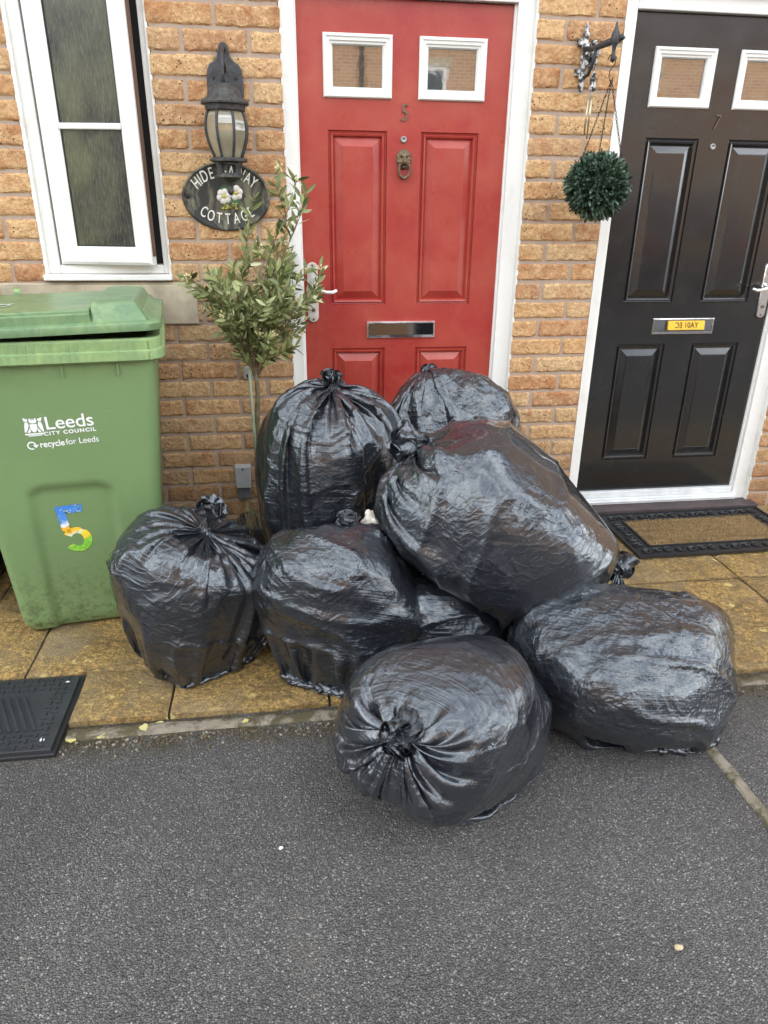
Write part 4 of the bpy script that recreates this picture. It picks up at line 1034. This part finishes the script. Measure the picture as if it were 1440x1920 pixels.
b = MB(); b.lathe([(0, 1.60), (.016, 1.59), (.021, 1.56), (.016, 1.53), (.010, 1.51), (.010, 1.47), (0, 1.465)], (LX, LY, 0), 18); b.build('bulb', M['white'], lamp, smooth=True)

# ================================================================== OVAL SIGN
SX, SZ, SA, SBb = .222, 1.337, .158, .116
sign = empty('house_sign', (SX, 0, SZ)); tag(sign, 'oval black cast house name plate with raised cream lettering and painted roses', 'house sign')
b = MB(); nseg = 72
P = []
for k_, (s_, y_) in enumerate([(1.0, .0), (1.0, -.010), (.985, -.014), (.955, -.015), (.935, -.012), (.915, -.008), (.90, -.0075), (.45, -.0075), (0.001, -.0075)]):
    P.append([(SX + math.cos(a) * (SA * s_), y_, SZ + math.sin(a) * (SBb * s_)) for a in np.linspace(0, 2 * math.pi, nseg, endpoint=False)])
n = NT('sign_metal'); f = n.noise(14, 6, .7, .5, co=n.map((1.4, 1, .7)))
n.set(Base_Color=n.mix(n.ramp(f, [(.48, 0), (.62, .8)]), (.022, .021, .019), (.21, .19, .12)), Roughness=.55, Normal=n.bump(n.noise(160, 4, .7), .5, .003))
b.grid(np.array(P), cyc=True); b.build('plate', n.m, sign, angle=50)
def arc_text(s, a0, a1, ra, rb, size, flip=False, xs=.62):
    wts = np.array([.55 if ch in 'I·' else (.5 if ch == ' ' else 1.25 if ch == 'W' else 1.0) for ch in s]); cum = np.cumsum(wts) - wts / 2; cum /= wts.sum()
    for ch, t in zip(s, cum):
        if ch == ' ': continue
        a = a0 + (a1 - a0) * t; x, z = SX + ra * math.cos(a), SZ + rb * math.sin(a)
        tx, tz = -ra * math.sin(a), rb * math.cos(a)
        if a1 < a0: tx, tz = -tx, -tz
        an = math.degrees(math.atan2(tz, tx)) * .8
        text(ch, size, (x, -.0078, z), M['letter'], sign, 'letter', .0025, xs, rot=(90, an, 0), bold=.0002)
arc_text('HIDE', R(155), R(107), .121, .083, .055)
arc_text('AWAY', R(86), R(28), .121, .083, .055)
arc_text('COTTAGE', R(215), R(325), .116, .076, .053)
text('·', .05, (SX + .003, -.0078, SZ + .082), M['letter'], sign, 'letter', .002, 1)
rose = simple('rose_cream', (.72, .66, .58), .6, var=.15, vs=90); rosec = simple('rose_centre', (.55, .50, .08), .6); sleaf = simple('sign_leaf', (.06, .13, .07), .6, var=.3, vs=80); grape = simple('sign_berries', (.45, .36, .05), .6)
for cx, cz, r in ((SX - .008, SZ + .002, .027), (SX + .034, SZ + .014, .026)):
    b = MB()
    for k_ in range(6):
        a = R(60 * k_ + 15); c = (cx + math.cos(a) * r * .55, -.012, cz + math.sin(a) * r * .55)
        b.lathe([(0, .006), (r * .30, .0045), (r * .46, .001), (r * .5, -.004)], (c[0], -.009, c[2]), 12, M=Matrix.Rotation(R(90), 4, 'X'))
    f = b.build('rose', rose, sign, smooth=True)
    b = MB(); b.lathe([(0, .010), (r * .15, .009), (r * .26, .005)], (cx, -.009, cz), 12, M=Matrix.Rotation(R(90), 4, 'X')); b.build('rose_centre', rosec, f, smooth=True)
b = MB()
for cx, cz, an, L_ in ((SX - .005, SZ + .030, 10, .034), (SX + .022, SZ - .010, -35, .045), (SX + .04, SZ - .014, -60, .03)):
    T_ = Matrix.Translation((cx, -.0085, cz)) @ Matrix.Rotation(R(-an), 4, 'Y')
    V = [tuple(T_ @ Vector(p)) for p in [(-L_ / 2, 0, 0), (-L_ / 5, -.003, L_ / 4), (L_ / 5, -.003, L_ / 4.5), (L_ / 2, 0, 0), (L_ / 5, -.003, -L_ / 4.5), (-L_ / 5, -.003, -L_ / 4), (0, -.001, 0)]]
    b.add(V, [(0, 1, 6), (1, 2, 6), (2, 3, 6), (3, 4, 6), (4, 5, 6), (5, 0, 6)])
b.build('leaf', sleaf, sign)
b = MB(); bg = MB()
for k_ in range(26):
    x, z = SX + .012 + random.uniform(-.028, .028), SZ - .031 + random.uniform(-.009, .010)
    (b if k_ % 2 else bg).lathe([(0, .005), (.0035, .003), (.0045, 0)], (x, -.0085, z), 8, M=Matrix.Rotation(R(90), 4, 'X'))
b.build('berry', grape, sign, smooth=True); bg.build('berry_leaf', simple('berry_leaf', (.14, .18, .05), .6), sign, smooth=True)
b = MB(); b.lathe([(0, .005), (.005, .004), (.007, 0)], (SX - .138, -.0085, SZ), 12, M=Matrix.Rotation(R(90), 4, 'X')); b.build('screw', M['dark'], sign, smooth=True)

# ================================================================== BRACKET, CHIME AND HANGING BALL
BX = 1.528
n = NT('flaking_iron'); n.set(Base_Color=n.mix(n.ramp(n.noise(48, 5, .7), [(.47, 0), (.56, 1)]), (.03, .03, .032), (.62, .60, .57)), Roughness=.6, Normal=n.bump(n.noise(130, 4), .8, .004))
bk = empty('hanging_bracket', (BX, 0, 1.82)); tag(bk, 'ornate iron hanging bracket with flaking white paint on the brick pier', 'bracket')
b = MB()
b.lathe([(0, 1.928), (.004, 1.915), (.010, 1.905), (.007, 1.895), (.012, 1.885), (.009, 1.87), (.014, 1.855), (.010, 1.835), (.013, 1.81), (.009, 1.79), (.012, 1.765), (.013, 1.745), (.008, 1.735), (.011, 1.722), (.004, 1.705), (0, 1.695)], (BX, -.016, 0), 12)
for dz in (1.862, 1.768): b.box(BX - .026, BX - .002, -.018, .0, dz - .010, dz + .010)
for k_ in range(26):
    a = k_ * 2.399; rr = .026 * math.sqrt((k_ + .5) / 26)
    b.lathe([(0, .018), (.006, .012), (.009, 0)], (BX + .024 + rr * math.cos(a), -.012 - random.uniform(0, .02), 1.822 + rr * 1.6 * math.sin(a)), 6, M=Matrix.Rotation(R(60 + random.uniform(-30, 30)), 4, (1, random.uniform(-.6, .6), 0)))
b.build('wall_rosette', n.m, bk, angle=50)
b = MB(); A1 = Vector((BX + .038, -.185, 1.842))
b.tube([(BX, -.02, 1.838), (BX + .012, -.07, 1.834), (BX + .027, -.13, 1.838), A1], [.010, .009, .011, .012], 10)
b.tube([(BX, -.02, 1.75), (BX + .008, -.05, 1.755), (BX + .014, -.07, 1.79), (BX + .014, -.085, 1.83)], .006, 8); b.build('arm', M['iron'], bk, smooth=True)
b = MB(); b.lathe([(0, .055), (.004, .045), (.006, .032), (.010, .026), (.013, .018), (.015, .0), (.012, -.012), (.007, -.02), (.006, -.04), (.009, -.05), (.008, -.062), (0, -.068)], tuple(A1), 14)
b.tube([A1 + Vector((.010, -.0, 0)), A1 + Vector((.022, -.008, .008)), A1 + Vector((.028, -.012, .002))], [.010, .011, .004], 8)
b.build('end_finial', M['iron'], bk, smooth=True)
ch = empty('wind_chime', (BX + .02, -.08, 1.72)); tag(ch, 'small wind chime with thin brass tubes hanging beneath the flaking bracket', 'wind chime')
b = MB(); b.tube([(BX + .02, -.08, 1.835), (BX + .018, -.08, 1.765)], .0012, 5); b.build('cord', M['wire'], ch)
b = MB(); b.lathe([(0, 1.765), (.008, 1.758), (.006, 1.748), (.014, 1.738), (.010, 1.725), (.015, 1.712), (.011, 1.702), (0, 1.700)], (BX + .018, -.08, 0), 10); b.build('top_figure', n.m, ch, angle=40)
tb = simple('chime_tube', (.55, .47, .30), .3, .7)
for k_ in range(4):
    b = MB(); a = k_ * 1.57 + .4; x, y = BX + .014 + .008 * math.cos(a), -.08 + .008 * math.sin(a); b.tube([(x, y, 1.70), (x, y, 1.675)], .0006, 4); b.tube([(x, y, 1.675), (x - .002, y, 1.548 + .012 * k_)], .0032, 8); b.build('chime_tube', tb, ch, smooth=True)
BC = Vector((1.556, -.20, 1.388)); BR = .111
tp = empty('topiary_ball', tuple(BC)); tag(tp, 'round artificial topiary ball of dark green leaves hanging on three chains', 'topiary ball')
b = MB(); V = []; F = []; T = []
NL = 1900
for k_ in range(NL):
    zz = 1 - 2 * (k_ + .5) / NL; a = k_ * 2.39996; rr = math.sqrt(1 - zz * zz)
    d = Vector((rr * math.cos(a), rr * math.sin(a), zz)); d = (d + Vector([random.gauss(0, .10) for _ in range(3)])).normalized()
    r0 = BR * random.uniform(.66, .84); L_ = random.uniform(.026, .040); w = random.uniform(.0036, .0056)
    dr = (d + Vector([random.gauss(0, .42) for _ in range(3)])).normalized(); s_ = dr.cross(Vector([random.gauss(0, 1) for _ in range(3)])).normalized(); nn = dr.cross(s_)
    p = BC + d * r0; i = len(V)
    for t, ww, h in ((0, .35, 0), (.35, .9, .003), (.75, 1.0, .004), (.93, .6, .002), (1, .1, 0)):
        q = p + dr * (L_ * t) - nn * h; V += [tuple(q - s_ * w * ww + nn * .0009), tuple(q + s_ * w * ww + nn * .0009)]
    F += [(i + 2 * j, i + 2 * j + 1, i + 2 * j + 3, i + 2 * j + 2) for j in range(4)]; T += [random.random()] * 10
b.add(V, F, np.array(T)); b.build('foliage', m_leaf('fake_box_leaf', (.017, .038, .022), (.040, .078, .046), (.09, .145, .09), .55), tp)
b = MB(); b.lathe([(0, BR * .74), (BR * .52, BR * .52), (BR * .74, 0), (BR * .52, -BR * .52), (0, -BR * .74)], tuple(BC), 20); b.build('core', simple('ball_core', (.008, .02, .012), .9), tp)
H0 = Vector((1.566, -.195, 1.722)); hk = A1 + Vector((0, 0, -.058))
b = MB(); b.tube([hk + Vector((-.016, 0, .0)), hk + Vector((-.012, 0, .012)), hk + Vector((0, 0, .016)), hk + Vector((.012, 0, .008)), hk + Vector((.010, 0, -.012)), hk + Vector((-.006, 0, -.034)), H0 + Vector((-.010, 0, .008)), H0 + Vector((-.006, 0, -.002)), H0 + Vector((.004, 0, 0)), H0 + Vector((.003, 0, .010))], .0017, 6); b.build('hook', M['wire'], tp, smooth=True)
for a in (200, 250, 350):
    e_ = BC + Vector((math.cos(R(a)) * .082, math.sin(R(a)) * .05, BR * .72)); b = MB(); L_ = (e_ - H0).length; nl = int(L_ / .0095); dr = (e_ - H0).normalized(); u_ = dr.orthogonal().normalized(); w_ = dr.cross(u_)
    for k_ in range(nl):
        p = H0 + dr * (L_ * (k_ + .5) / nl); s1 = (u_ if k_ % 2 else w_)
        b.tube([p + dr * (.0062 * math.cos(t)) + s1 * (.0030 * math.sin(t)) for t in np.linspace(0, 2 * math.pi, 9)], .0010, 4, cap=False)
    b.build('chain', M['wire'], tp)

# ================================================================== STANDARD OLIVE-LIKE TREE
TX, TY = .292, -.23
tree = empty('standard_tree', (TX, TY, 0)); tag(tree, 'slim potted evergreen standard tree with loose leafy crown beside the red door', 'tree')
tr = random.Random(5)
bs = MB(); bw = MB()
bs.tube([(TX + .005, TY, .10), (TX + .002, TY + .004, .3), (TX - .003, TY, .5), (TX + .008, TY, .66), (TX + .006, TY, .76)], [.010, .009, .009, .0085, .008], 10)
V = []; F = []; T = []; BUDS = []
def leaf(p, d, L_, w, tone, mb=None):
    d = d.normalized(); s_ = d.cross(Vector([tr.gauss(0, 1) for _ in range(3)])).normalized(); nn = s_.cross(d); cv = tr.uniform(-.10, .22) * L_
    i = len(V)
    for t, ww in ((0, .08), (.22, .72), (.5, 1.0), (.78, .62), (1, .04)):
        q = p + d * (L_ * t) - nn * cv * t * t
        for k_, (ss_, hh) in enumerate(((-1, .22), (0, 0), (1, .22))): V.append(tuple(q + s_ * (ss_ * w * ww) + nn * (hh * w * ww)))
    for j in range(4):
        for k_ in range(2): a = i + j * 3 + k_; F.append((a, a + 1, a + 4, a + 3))
    T.extend([tone] * 15)
def twig(p0, d0, L_, nl, rad_=.0022, up=.25, leafL=.042, gap=.0, sub=0):
    p = Vector(p0); d = d0.normalized(); pts = [p.copy()]; n_ = max(4, int(L_ / .02))
    for k_ in range(n_):
        d = (d + Vector((tr.gauss(0, .10), tr.gauss(0, .10), tr.gauss(0, .05) + up * .10))).normalized(); p = p + d * (L_ / n_); pts.append(p.copy())
    bw.tube(pts, [rad_ * (1 - .65 * i / n_) for i in range(n_ + 1)], 5, att=tr.random())
    for q in range(nl):
        t = gap + (1 - gap) * (q + tr.random() * .5) / nl; f = t * n_; i = min(int(f), n_ - 1); pp = pts[i].lerp(pts[i + 1], f - i); td = (pts[i + 1] - pts[i]).normalized()
        a = tr.uniform(0, 6.28); o_ = td.orthogonal().normalized(); o2 = td.cross(o_); rd = o_ * math.cos(a) + o2 * math.sin(a)
        sz = leafL * tr.uniform(.65, 1.25)
        for s_ in (1, -1) if tr.random() < .7 else (1,):
            leaf(pp, td * tr.uniform(.5, 1.1) + rd * s_ * .8, sz, sz * tr.uniform(.13, .20), min(1, max(0, tr.gauss(.42, .24))))
    if tr.random() < .25:
        FV = MB(); BUDS.append(FV)
        for _ in range(14): q = p + Vector([tr.gauss(0, .007) for _ in range(3)]); s_ = .0022; FV.box(-1, 1, -1, 1, -1, 1, M=Matrix.Translation(q) @ Matrix.Rotation(tr.random() * 3, 4, (1, 1, 0)) @ Matrix.Diagonal((s_, s_, s_, 1)))
    if sub:
        for _ in range(sub):
            i = tr.randint(max(1, n_ // 5), n_ - 1); td = (pts[i + 1] - pts[i]).normalized() if i < n_ else d
            twig(pts[i], td + Vector((tr.gauss(0, .75), tr.gauss(0, .75), tr.uniform(-.3, .6))), L_ * tr.uniform(.28, .52), int(nl * .55) + 2, rad_ * .6, up * .4, leafL)
B0 = Vector((TX + .006, TY, .70))
# crown limbs aimed at points of the crown outline (x, z) seen in the photograph, spread in depth
aims = [(-.13, .90, 2), (-.21, .96, 2), (-.25, .995, 2), (-.235, .87, 2), (-.20, 1.03, 1), (-.17, .93, 2), (-.10, .85, 2), (.22, .99, 1), (-.19, 1.09, 1), (.0, 1.0, 3), (-.12, 1.17, 1), (-.15, 1.10, 2), (.05, 1.20, 1), (.11, 1.17, 2), (.17, 1.08, 2), (.26, 1.07, 1), (.19, .97, 2), (.17, .90, 2), (-.12, .96, 3), (-.04, 1.12, 3), (.06, 1.06, 3), (.10, .98, 3), (-.22, 1.06, 2), (-.17, 1.15, 1), (-.07, .88, 2), (.12, .86, 2), (.03, 1.12, 2), (-.13, 1.02, 2), (.16, 1.04, 2), (.02, .93, 3), (-.08, 1.0, 2)]
for ax_, az_, sb_ in aims:
    s0 = B0 + Vector((0, 0, tr.uniform(0, .10))); e_ = Vector((TX + ax_, TY + tr.uniform(-.13, .11), az_)); dv = e_ - s0
    d0 = Vector((dv.x * .75, dv.y * .75, dv.z + abs(dv.x) * .2))
    twig(s0, d0, dv.length * 1.03, int(dv.length / .017), .0034, .1, .042, .28, sb_)
for ax_, az_ in ((.095, 1.445), (.20, 1.38), (.14, 1.36)):            # the long bare shoots that rise over the sign and frame
    s0 = B0 + Vector((ax_ * .5, -.01, .35)); e_ = Vector((TX + ax_, TY - .03, az_)); twig(s0, e_ - s0, (e_ - s0).length, 9, .0026, .0, .047, .42, 1)
bw_m = simple('twig_bark', (.16, .11, .055), .8, var=.4, vs=60)
bs.build('trunk', simple('young_bark', (.14, .115, .06), .8, var=.4, vs=50, bump=.5, bs=150), tree, smooth=True)
bw.build('branches', bw_m, tree, smooth=True)
fo = MB(); fo.add(V, F, np.array(T)); fo.build('crown', m_leaf('narrow_leaf', (.09, .115, .04), (.25, .28, .10), (.54, .55, .32), .38), tree)
bud_m = simple('cream_buds', (.58, .50, .26), .7)
for q_ in BUDS: q_.build('bud_cluster', bud_m, tree)
b = MB(); b.tube([(.289, TY - .012, .08), (.280, TY - .012, .45), (.275, TY - .012, .76)], .0062, 10); b.build('support_cane', simple('cane', (.24, .27, .17), .5, var=.2, vs=30), tree, smooth=True)
b = MB(); b.lathe([(.075, 0.002), (.08, .006), (.098, .12), (.105, .124), (.106, .142), (.098, .144), (.092, .125), (0, .12)], (TX, TY, 0), 36); b.build('pot', simple('dark_pot', (.03, .03, .032), .6), tree, angle=35)
b = MB(); gv = random.Random(3)
for _ in range(60):
    x, y = TX + gv.gauss(-.02, .04), TY + gv.gauss(-.03, .04); h = gv.uniform(.05, .13); lx, ly = gv.gauss(0, .035), gv.gauss(0, .03)
    b.tube([(x, y, .115), (x + lx * .4, y + ly * .4, .13 + h * .6), (x + lx, y + ly, .14 + h)], [.0011, .0009, .0003], 4)
b.build('dry_grass', simple('dry_grass', (.36, .28, .13), .9), tree)

# ================================================================== DOORMAT
mt = empty('doormat', (2.2, -.28, 0)); tag(mt, 'coir doormat with scrolled black rubber border before the black door', 'doormat')
mx0, mx1, my0, my1 = 1.80, 2.60, -.492, -.066
MM = Matrix.Translation((2.2, -.28, 0)) @ Matrix.Rotation(R(.6), 4, 'Z') @ Matrix.Translation((-2.2, .28, 0))
b = MB(); b.box(mx0, mx1, my0, my1, .006, .012, M=MM)
for r_, h_ in ((0, .017), (.085, .017)):
    rr = [(mx0 + r_, mx1 - r_, my0 + r_, my1 - r_, 0)]
    o0 = rr[0]; w = .008
    for (xa, xb, ya, yb) in ((o0[0], o0[1], o0[2], o0[2] + w), (o0[0], o0[1], o0[3] - w, o0[3]), (o0[0], o0[0] + w, o0[2] + w, o0[3] - w), (o0[1] - w, o0[1], o0[2] + w, o0[3] - w)): b.box(xa, xb, ya, yb, .0115, h_, M=MM)
def scroll(cx, cy, s_, fl, ang):
    pts = []
    for k_ in range(26):
        t = k_ / 25; a = fl * t * 2 * math.pi * 1.35; r_ = s_ * (.10 + .9 * t); pts.append((cx + r_ * math.cos(a + ang), cy + r_ * math.sin(a + ang) * .8, .0165))
    pts.append((pts[-1][0] + .3 * s_ * math.cos(ang), pts[-1][1], .015))
    b.tube([tuple(MM @ Vector(p)) for p in pts], [.0028 + .002 * math.sin(k_ / 26 * 3.14) for k_ in range(27)], 5)
    q = MM @ Vector((cx, cy, .015)); b.lathe([(0, .006), (.004, .004), (.006, 0)], tuple(q), 8)
nn_ = 15
for k_ in range(nn_):
    x = mx0 + .05 + (mx1 - mx0 - .10) * k_ / (nn_ - 1)
    for yy in (my0 + .047, my1 - .047): scroll(x, yy, .026, 1 if k_ % 2 else -1, (k_ % 4) * 1.6)
for k_ in range(1, 6):
    y = my0 + .05 + (my1 - my0 - .10) * k_ / 6
    for xx in (mx0 + .047, mx1 - .047): scroll(xx, y, .026, 1 if k_ % 2 else -1, (k_ % 3) * 2)
b.build('rubber_border', M['rubber'], mt, angle=40)
b = MB(); V2 = []; F2 = []; T2 = []; cr_ = random.Random(9)
for k_ in range(15000):
    x, y = cr_.uniform(mx0 + .096, mx1 - .096), cr_.uniform(my0 + .096, my1 - .096); h = cr_.uniform(.010, .020); a = cr_.uniform(0, 6.28); l1, l2 = cr_.gauss(0, .005), cr_.gauss(0, .005); w = .0013
    i = len(V2); dx_, dy_ = math.cos(a) * w, math.sin(a) * w
    V2 += [tuple(MM @ Vector(p)) for p in ((x - dx_, y - dy_, .010), (x + dx_, y + dy_, .010), (x + l1, y + l2, .010 + h))]; F2.append((i, i + 1, i + 2)); T2 += [cr_.random()] * 3
b.add(V2, F2, np.array(T2)); b.box(mx0 + .095, mx1 - .095, my0 + .095, my1 - .095, .012, .0165, .2, M=MM)
n = NT('coir'); cc_ = n.ramp(n.attr(), [(0, (.16, .10, .04)), (.6, (.36, .24, .11)), (1, (.50, .36, .19))]); cc_ = n.mix(n.ramp(n.noise(1, 3, .6, .3, co=n.map((4, 50, 1))), [(.45, 0), (.62, .55)]), cc_, (.13, .085, .035)); n.set(Base_Color=cc_, Roughness=.95)
b.build('coir_pile', n.m, mt)

# ================================================================== INSPECTION COVER
ic = empty('inspection_cover', (-.45, -1.17, 0)); tag(ic, 'black plastic inspection cover with raised ribs let into the paving by the tarmac', 'inspection cover')
cvx0, cvx1, cvy0, cvy1 = -.695, -.245, -1.345, -1.012
b = MB(); b.box(cvx0, cvx1 + .004, cvy0 - .004, cvy1 + .004, -.05, -.010); b.build('frame', M['rubber'], ic, bevel=.003)
cm = simple('cover_plastic', (.026, .028, .030), .5, var=.25, vs=9, bump=.3, bs=120)
b = MB(); b.box(cvx0 + .01, cvx1 - .008, cvy0 + .006, cvy1 - .008, -.03, -.0012)
pb = MB()
for k_ in range(15):                                     # diagonal ribs in the centre
    x = -.66 + k_ * .022; pb.box(-.0045, .0045, -.085, .085, -.0015, .0030, M=Matrix.Translation((x, -1.185, 0)) @ Matrix.Rotation(R(26), 4, 'Z'))
for i in range(20):
    for j in range(14):
        x, y = -.67 + i * .0215, -1.325 + j * .0225
        if -.63 < x < -.325 and -1.27 < y < -1.085: continue
        if x > -.262 or y > -1.032: continue
        pb.box(-.008, .008, -.0018, .0018, -.0015, .0025, M=Matrix.Translation((x, y, 0)) @ Matrix.Rotation(R(90 * ((i + j) % 2)), 4, 'Z'))
co_ = b.build('plate', cm, ic, bevel=.002); pb.build('tread_rib', cm, co_)
for x, y in ((-.282, -1.05), (-.285, -1.300)): b = MB(); b.lathe([(.007, -.001), (.006, .0015), (.004, .002), (0, .002)], (x, y, 0), 14); b.build('bolt', M['alu'], ic, smooth=True)

# ================================================================== SMALL LITTER
def pebble(label, x, y, z, r, m, sd, cat):
    b = MB(); P = []
    for i in range(13):
        ph_ = math.pi * i / 12; row = []
        for j in range(18):
            a = 2 * math.pi * j / 18; d = Vector((math.sin(ph_) * math.cos(a), math.sin(ph_) * math.sin(a), math.cos(ph_))); q = r * (1 + .3 * float(noise3(d.x * 1.6, d.y * 1.6, d.z * 1.6, sd)))
            row.append((x + d.x * q, y + d.y * q * .8, z + d.z * q * .6))
        P.append(row)
    b.grid(np.array(P), cyc=True); tag(b.build('pebble', m, smooth=True, origin=(x, y, z)), label, cat)
pebble('small tan pebble lying alone on the tarmac near the lower right corner', 1.126, -2.058, -.017, .0085, simple('tan_stone', (.45, .36, .22), .7, var=.3, vs=90), 4, 'pebble')
pebble('tiny white chip lying on the tarmac left of the nearest bag', .345, -1.715, -.020, .0048, simple('white_stone', (.8, .79, .76), .6), 9, 'pebble')
b = MB(); yl = random.Random(2)
for x, y, s_ in ((-.137, -1.285, .012), (-.02, -1.262, .018), (.012, -1.255, .014), (-.215, -1.29, .012), (.25, -1.27, .010)):
    pts = [(x + s_ * (1 + .35 * yl.uniform(-1, 1)) * math.cos(a), y + s_ * .7 * (1 + .35 * yl.uniform(-1, 1)) * math.sin(a), -.0152) for a in np.linspace(0, 6.28, 12, endpoint=False)]
    b.add(pts + [(p[0], p[1], -.019) for p in pts], [list(range(12))] + [(i, (i + 1) % 12, 12 + (i + 1) % 12, 12 + i) for i in range(12)])
tag(b.build('lichen', simple('yellow_lichen', (.50, .44, .17), .9, bump=.5, bs=200)), 'patches of bright yellow lichen on the kerb', 'lichen', kind='stuff')

# ================================================================== ACROSS THE STREET (seen in the glass, the bags and the gloss of the doors)
oh = empty('terraced_house', (2, -17, 0)); tag(oh, 'sunlit brick house across the street with white framed windows', 'house', 'terraced houses across the street')
FY = -17
b = MB(); b.box(-16, 22, FY - 8, FY, -.03, 5.1); b.build('wall', FB, oh)
b = MB(); b.add([(-16, FY + .3, 5.0), (22, FY + .3, 5.0), (22, FY - 4, 7.8), (-16, FY - 4, 7.8), (22, FY - 8.3, 5), (-16, FY - 8.3, 5)], [(0, 1, 2, 3), (3, 2, 4, 5), (0, 3, 5), (1, 4, 2)]); b.build('roof', TILE, oh)
fwm = simple('far_white_frame', (.8, .79, .76), .5); fgl = simple('far_glass', (.03, .04, .05), .05)
for x0, w, z0, h in [(-12, 1.2, .9, 1.3), (-9, 1.2, 3.1, 1.2), (-5.5, 1.3, .9, 1.3), (-5.5, 1.3, 3.1, 1.2), (-2.2, .9, 0, 2.1), (.4, 1.5, .95, 1.3), (.6, 1.2, 3.1, 1.2), (3.4, 1.3, 3.1, 1.2), (3.9, .9, 0, 2.1), (5.9, 1.6, .95, 1.35), (9.0, 1.2, 3.1, 1.2), (8.8, 1.5, .95, 1.3), (12, .9, 0, 2.1), (14, 1.4, .9, 1.3)]:
    f = MB(); rect_frame(f, x0, x0 + w, z0, z0 + h, .09, FY - .02, FY + .03)
    if w > 1: f.box(x0 + w / 2 - .05, x0 + w / 2 + .05, FY - .015, FY + .028, z0 + .09, z0 + h - .09)
    fo_ = f.build('window', fwm, oh); g = MB(); g.box(x0 + .08, x0 + w - .08, FY - .01, FY + .012, z0 + .08, z0 + h - .08); g.build('pane', fgl, fo_)
    g = MB(); g.box(x0 - .1, x0 + w + .1, FY - .01, FY + .05, z0 + h, z0 + h + .2); g.build('lintel', M['stone'], fo_)
b = MB(); b.tube([(2.6, FY + .07, 0), (2.6, FY + .07, 5)], .06, 8); b.tube([(7.6, FY + .07, 0), (7.6, FY + .07, 5)], .06, 8); b.build('downpipe', M['rubber'], oh)

# parked car whose number plate shows in the polished letter flap
car = empty('parked_car', (5.8, -8.3, 0)); tag(car, 'dark car parked behind the viewpoint with a yellow rear plate', 'car')
cp_ = simple('dark_paint', (.04, .042, .05), .3, .3); cx = 5.80
sec = [(-6.32, .30, .60, .78), (-6.28, .26, .98, .84), (-6.5, .25, 1.30, .80), (-6.9, .25, 1.48, .70), (-8.3, .25, 1.50, .68), (-9.2, .25, 1.02, .84), (-10.2, .25, .92, .84), (-10.4, .30, .60, .78)]
b = MB(); P = []
for y, zb, zt, hw in sec:
    row = []
    for a in np.linspace(0, 2 * math.pi, 28, endpoint=False):
        ca, sa = math.cos(a), math.sin(a); q = 1 / (abs(ca) ** 4 + abs(sa) ** 4) ** .25
        row.append((cx + hw * ca * q, y, (zb + zt) / 2 + (zt - zb) / 2 * sa * q))
    P.append(row)
b.grid(np.array(P), cyc=True); b.add(P[0], [list(range(28))]); b.add(P[-1], [list(range(28))]); b.build('body', cp_, car, smooth=True)
b = MB(); b.add([(cx - .56, -6.35, .95), (cx + .56, -6.35, .95), (cx + .50, -6.72, 1.38), (cx - .50, -6.72, 1.38)], [(0, 1, 2, 3)]); b.box(cx - .55, cx + .55, -6.40, -6.30, .95, 1.0); b.build('rear_window', fgl, car)
for s in (-1, 1):
    for yy in (-7.1, -9.5):
        b = MB(); b.lathe([(0, -.1), (.2, -.1), (.31, -.08), (.32, 0), (.31, .08), (.2, .1), (0, .1)], (cx + s * .74, yy, .31), 24, M=Matrix.Rotation(R(90), 4, 'Y')); b.build('wheel', M['rubber'], car)
    b = MB(); b.box(cx + s * .62 - .12, cx + s * .62 + .12, -6.30, -6.20, .72, .92); b.build('tail_light', simple('tail_red', (.4, .02, .02), .2), car, bevel=.02)
b = MB(); b.box(cx - .26, cx + .26, -6.275, -6.25, .735, .855); pl_ = b.build('number_plate', simple('plate_yellow', (.60, .38, .03), .4), car)
text('YA01 EC', .105, (cx, -6.2465, .793), M['dark'], pl_, 'plate_lettering', .002, .85, rot=(90, 0, 180))
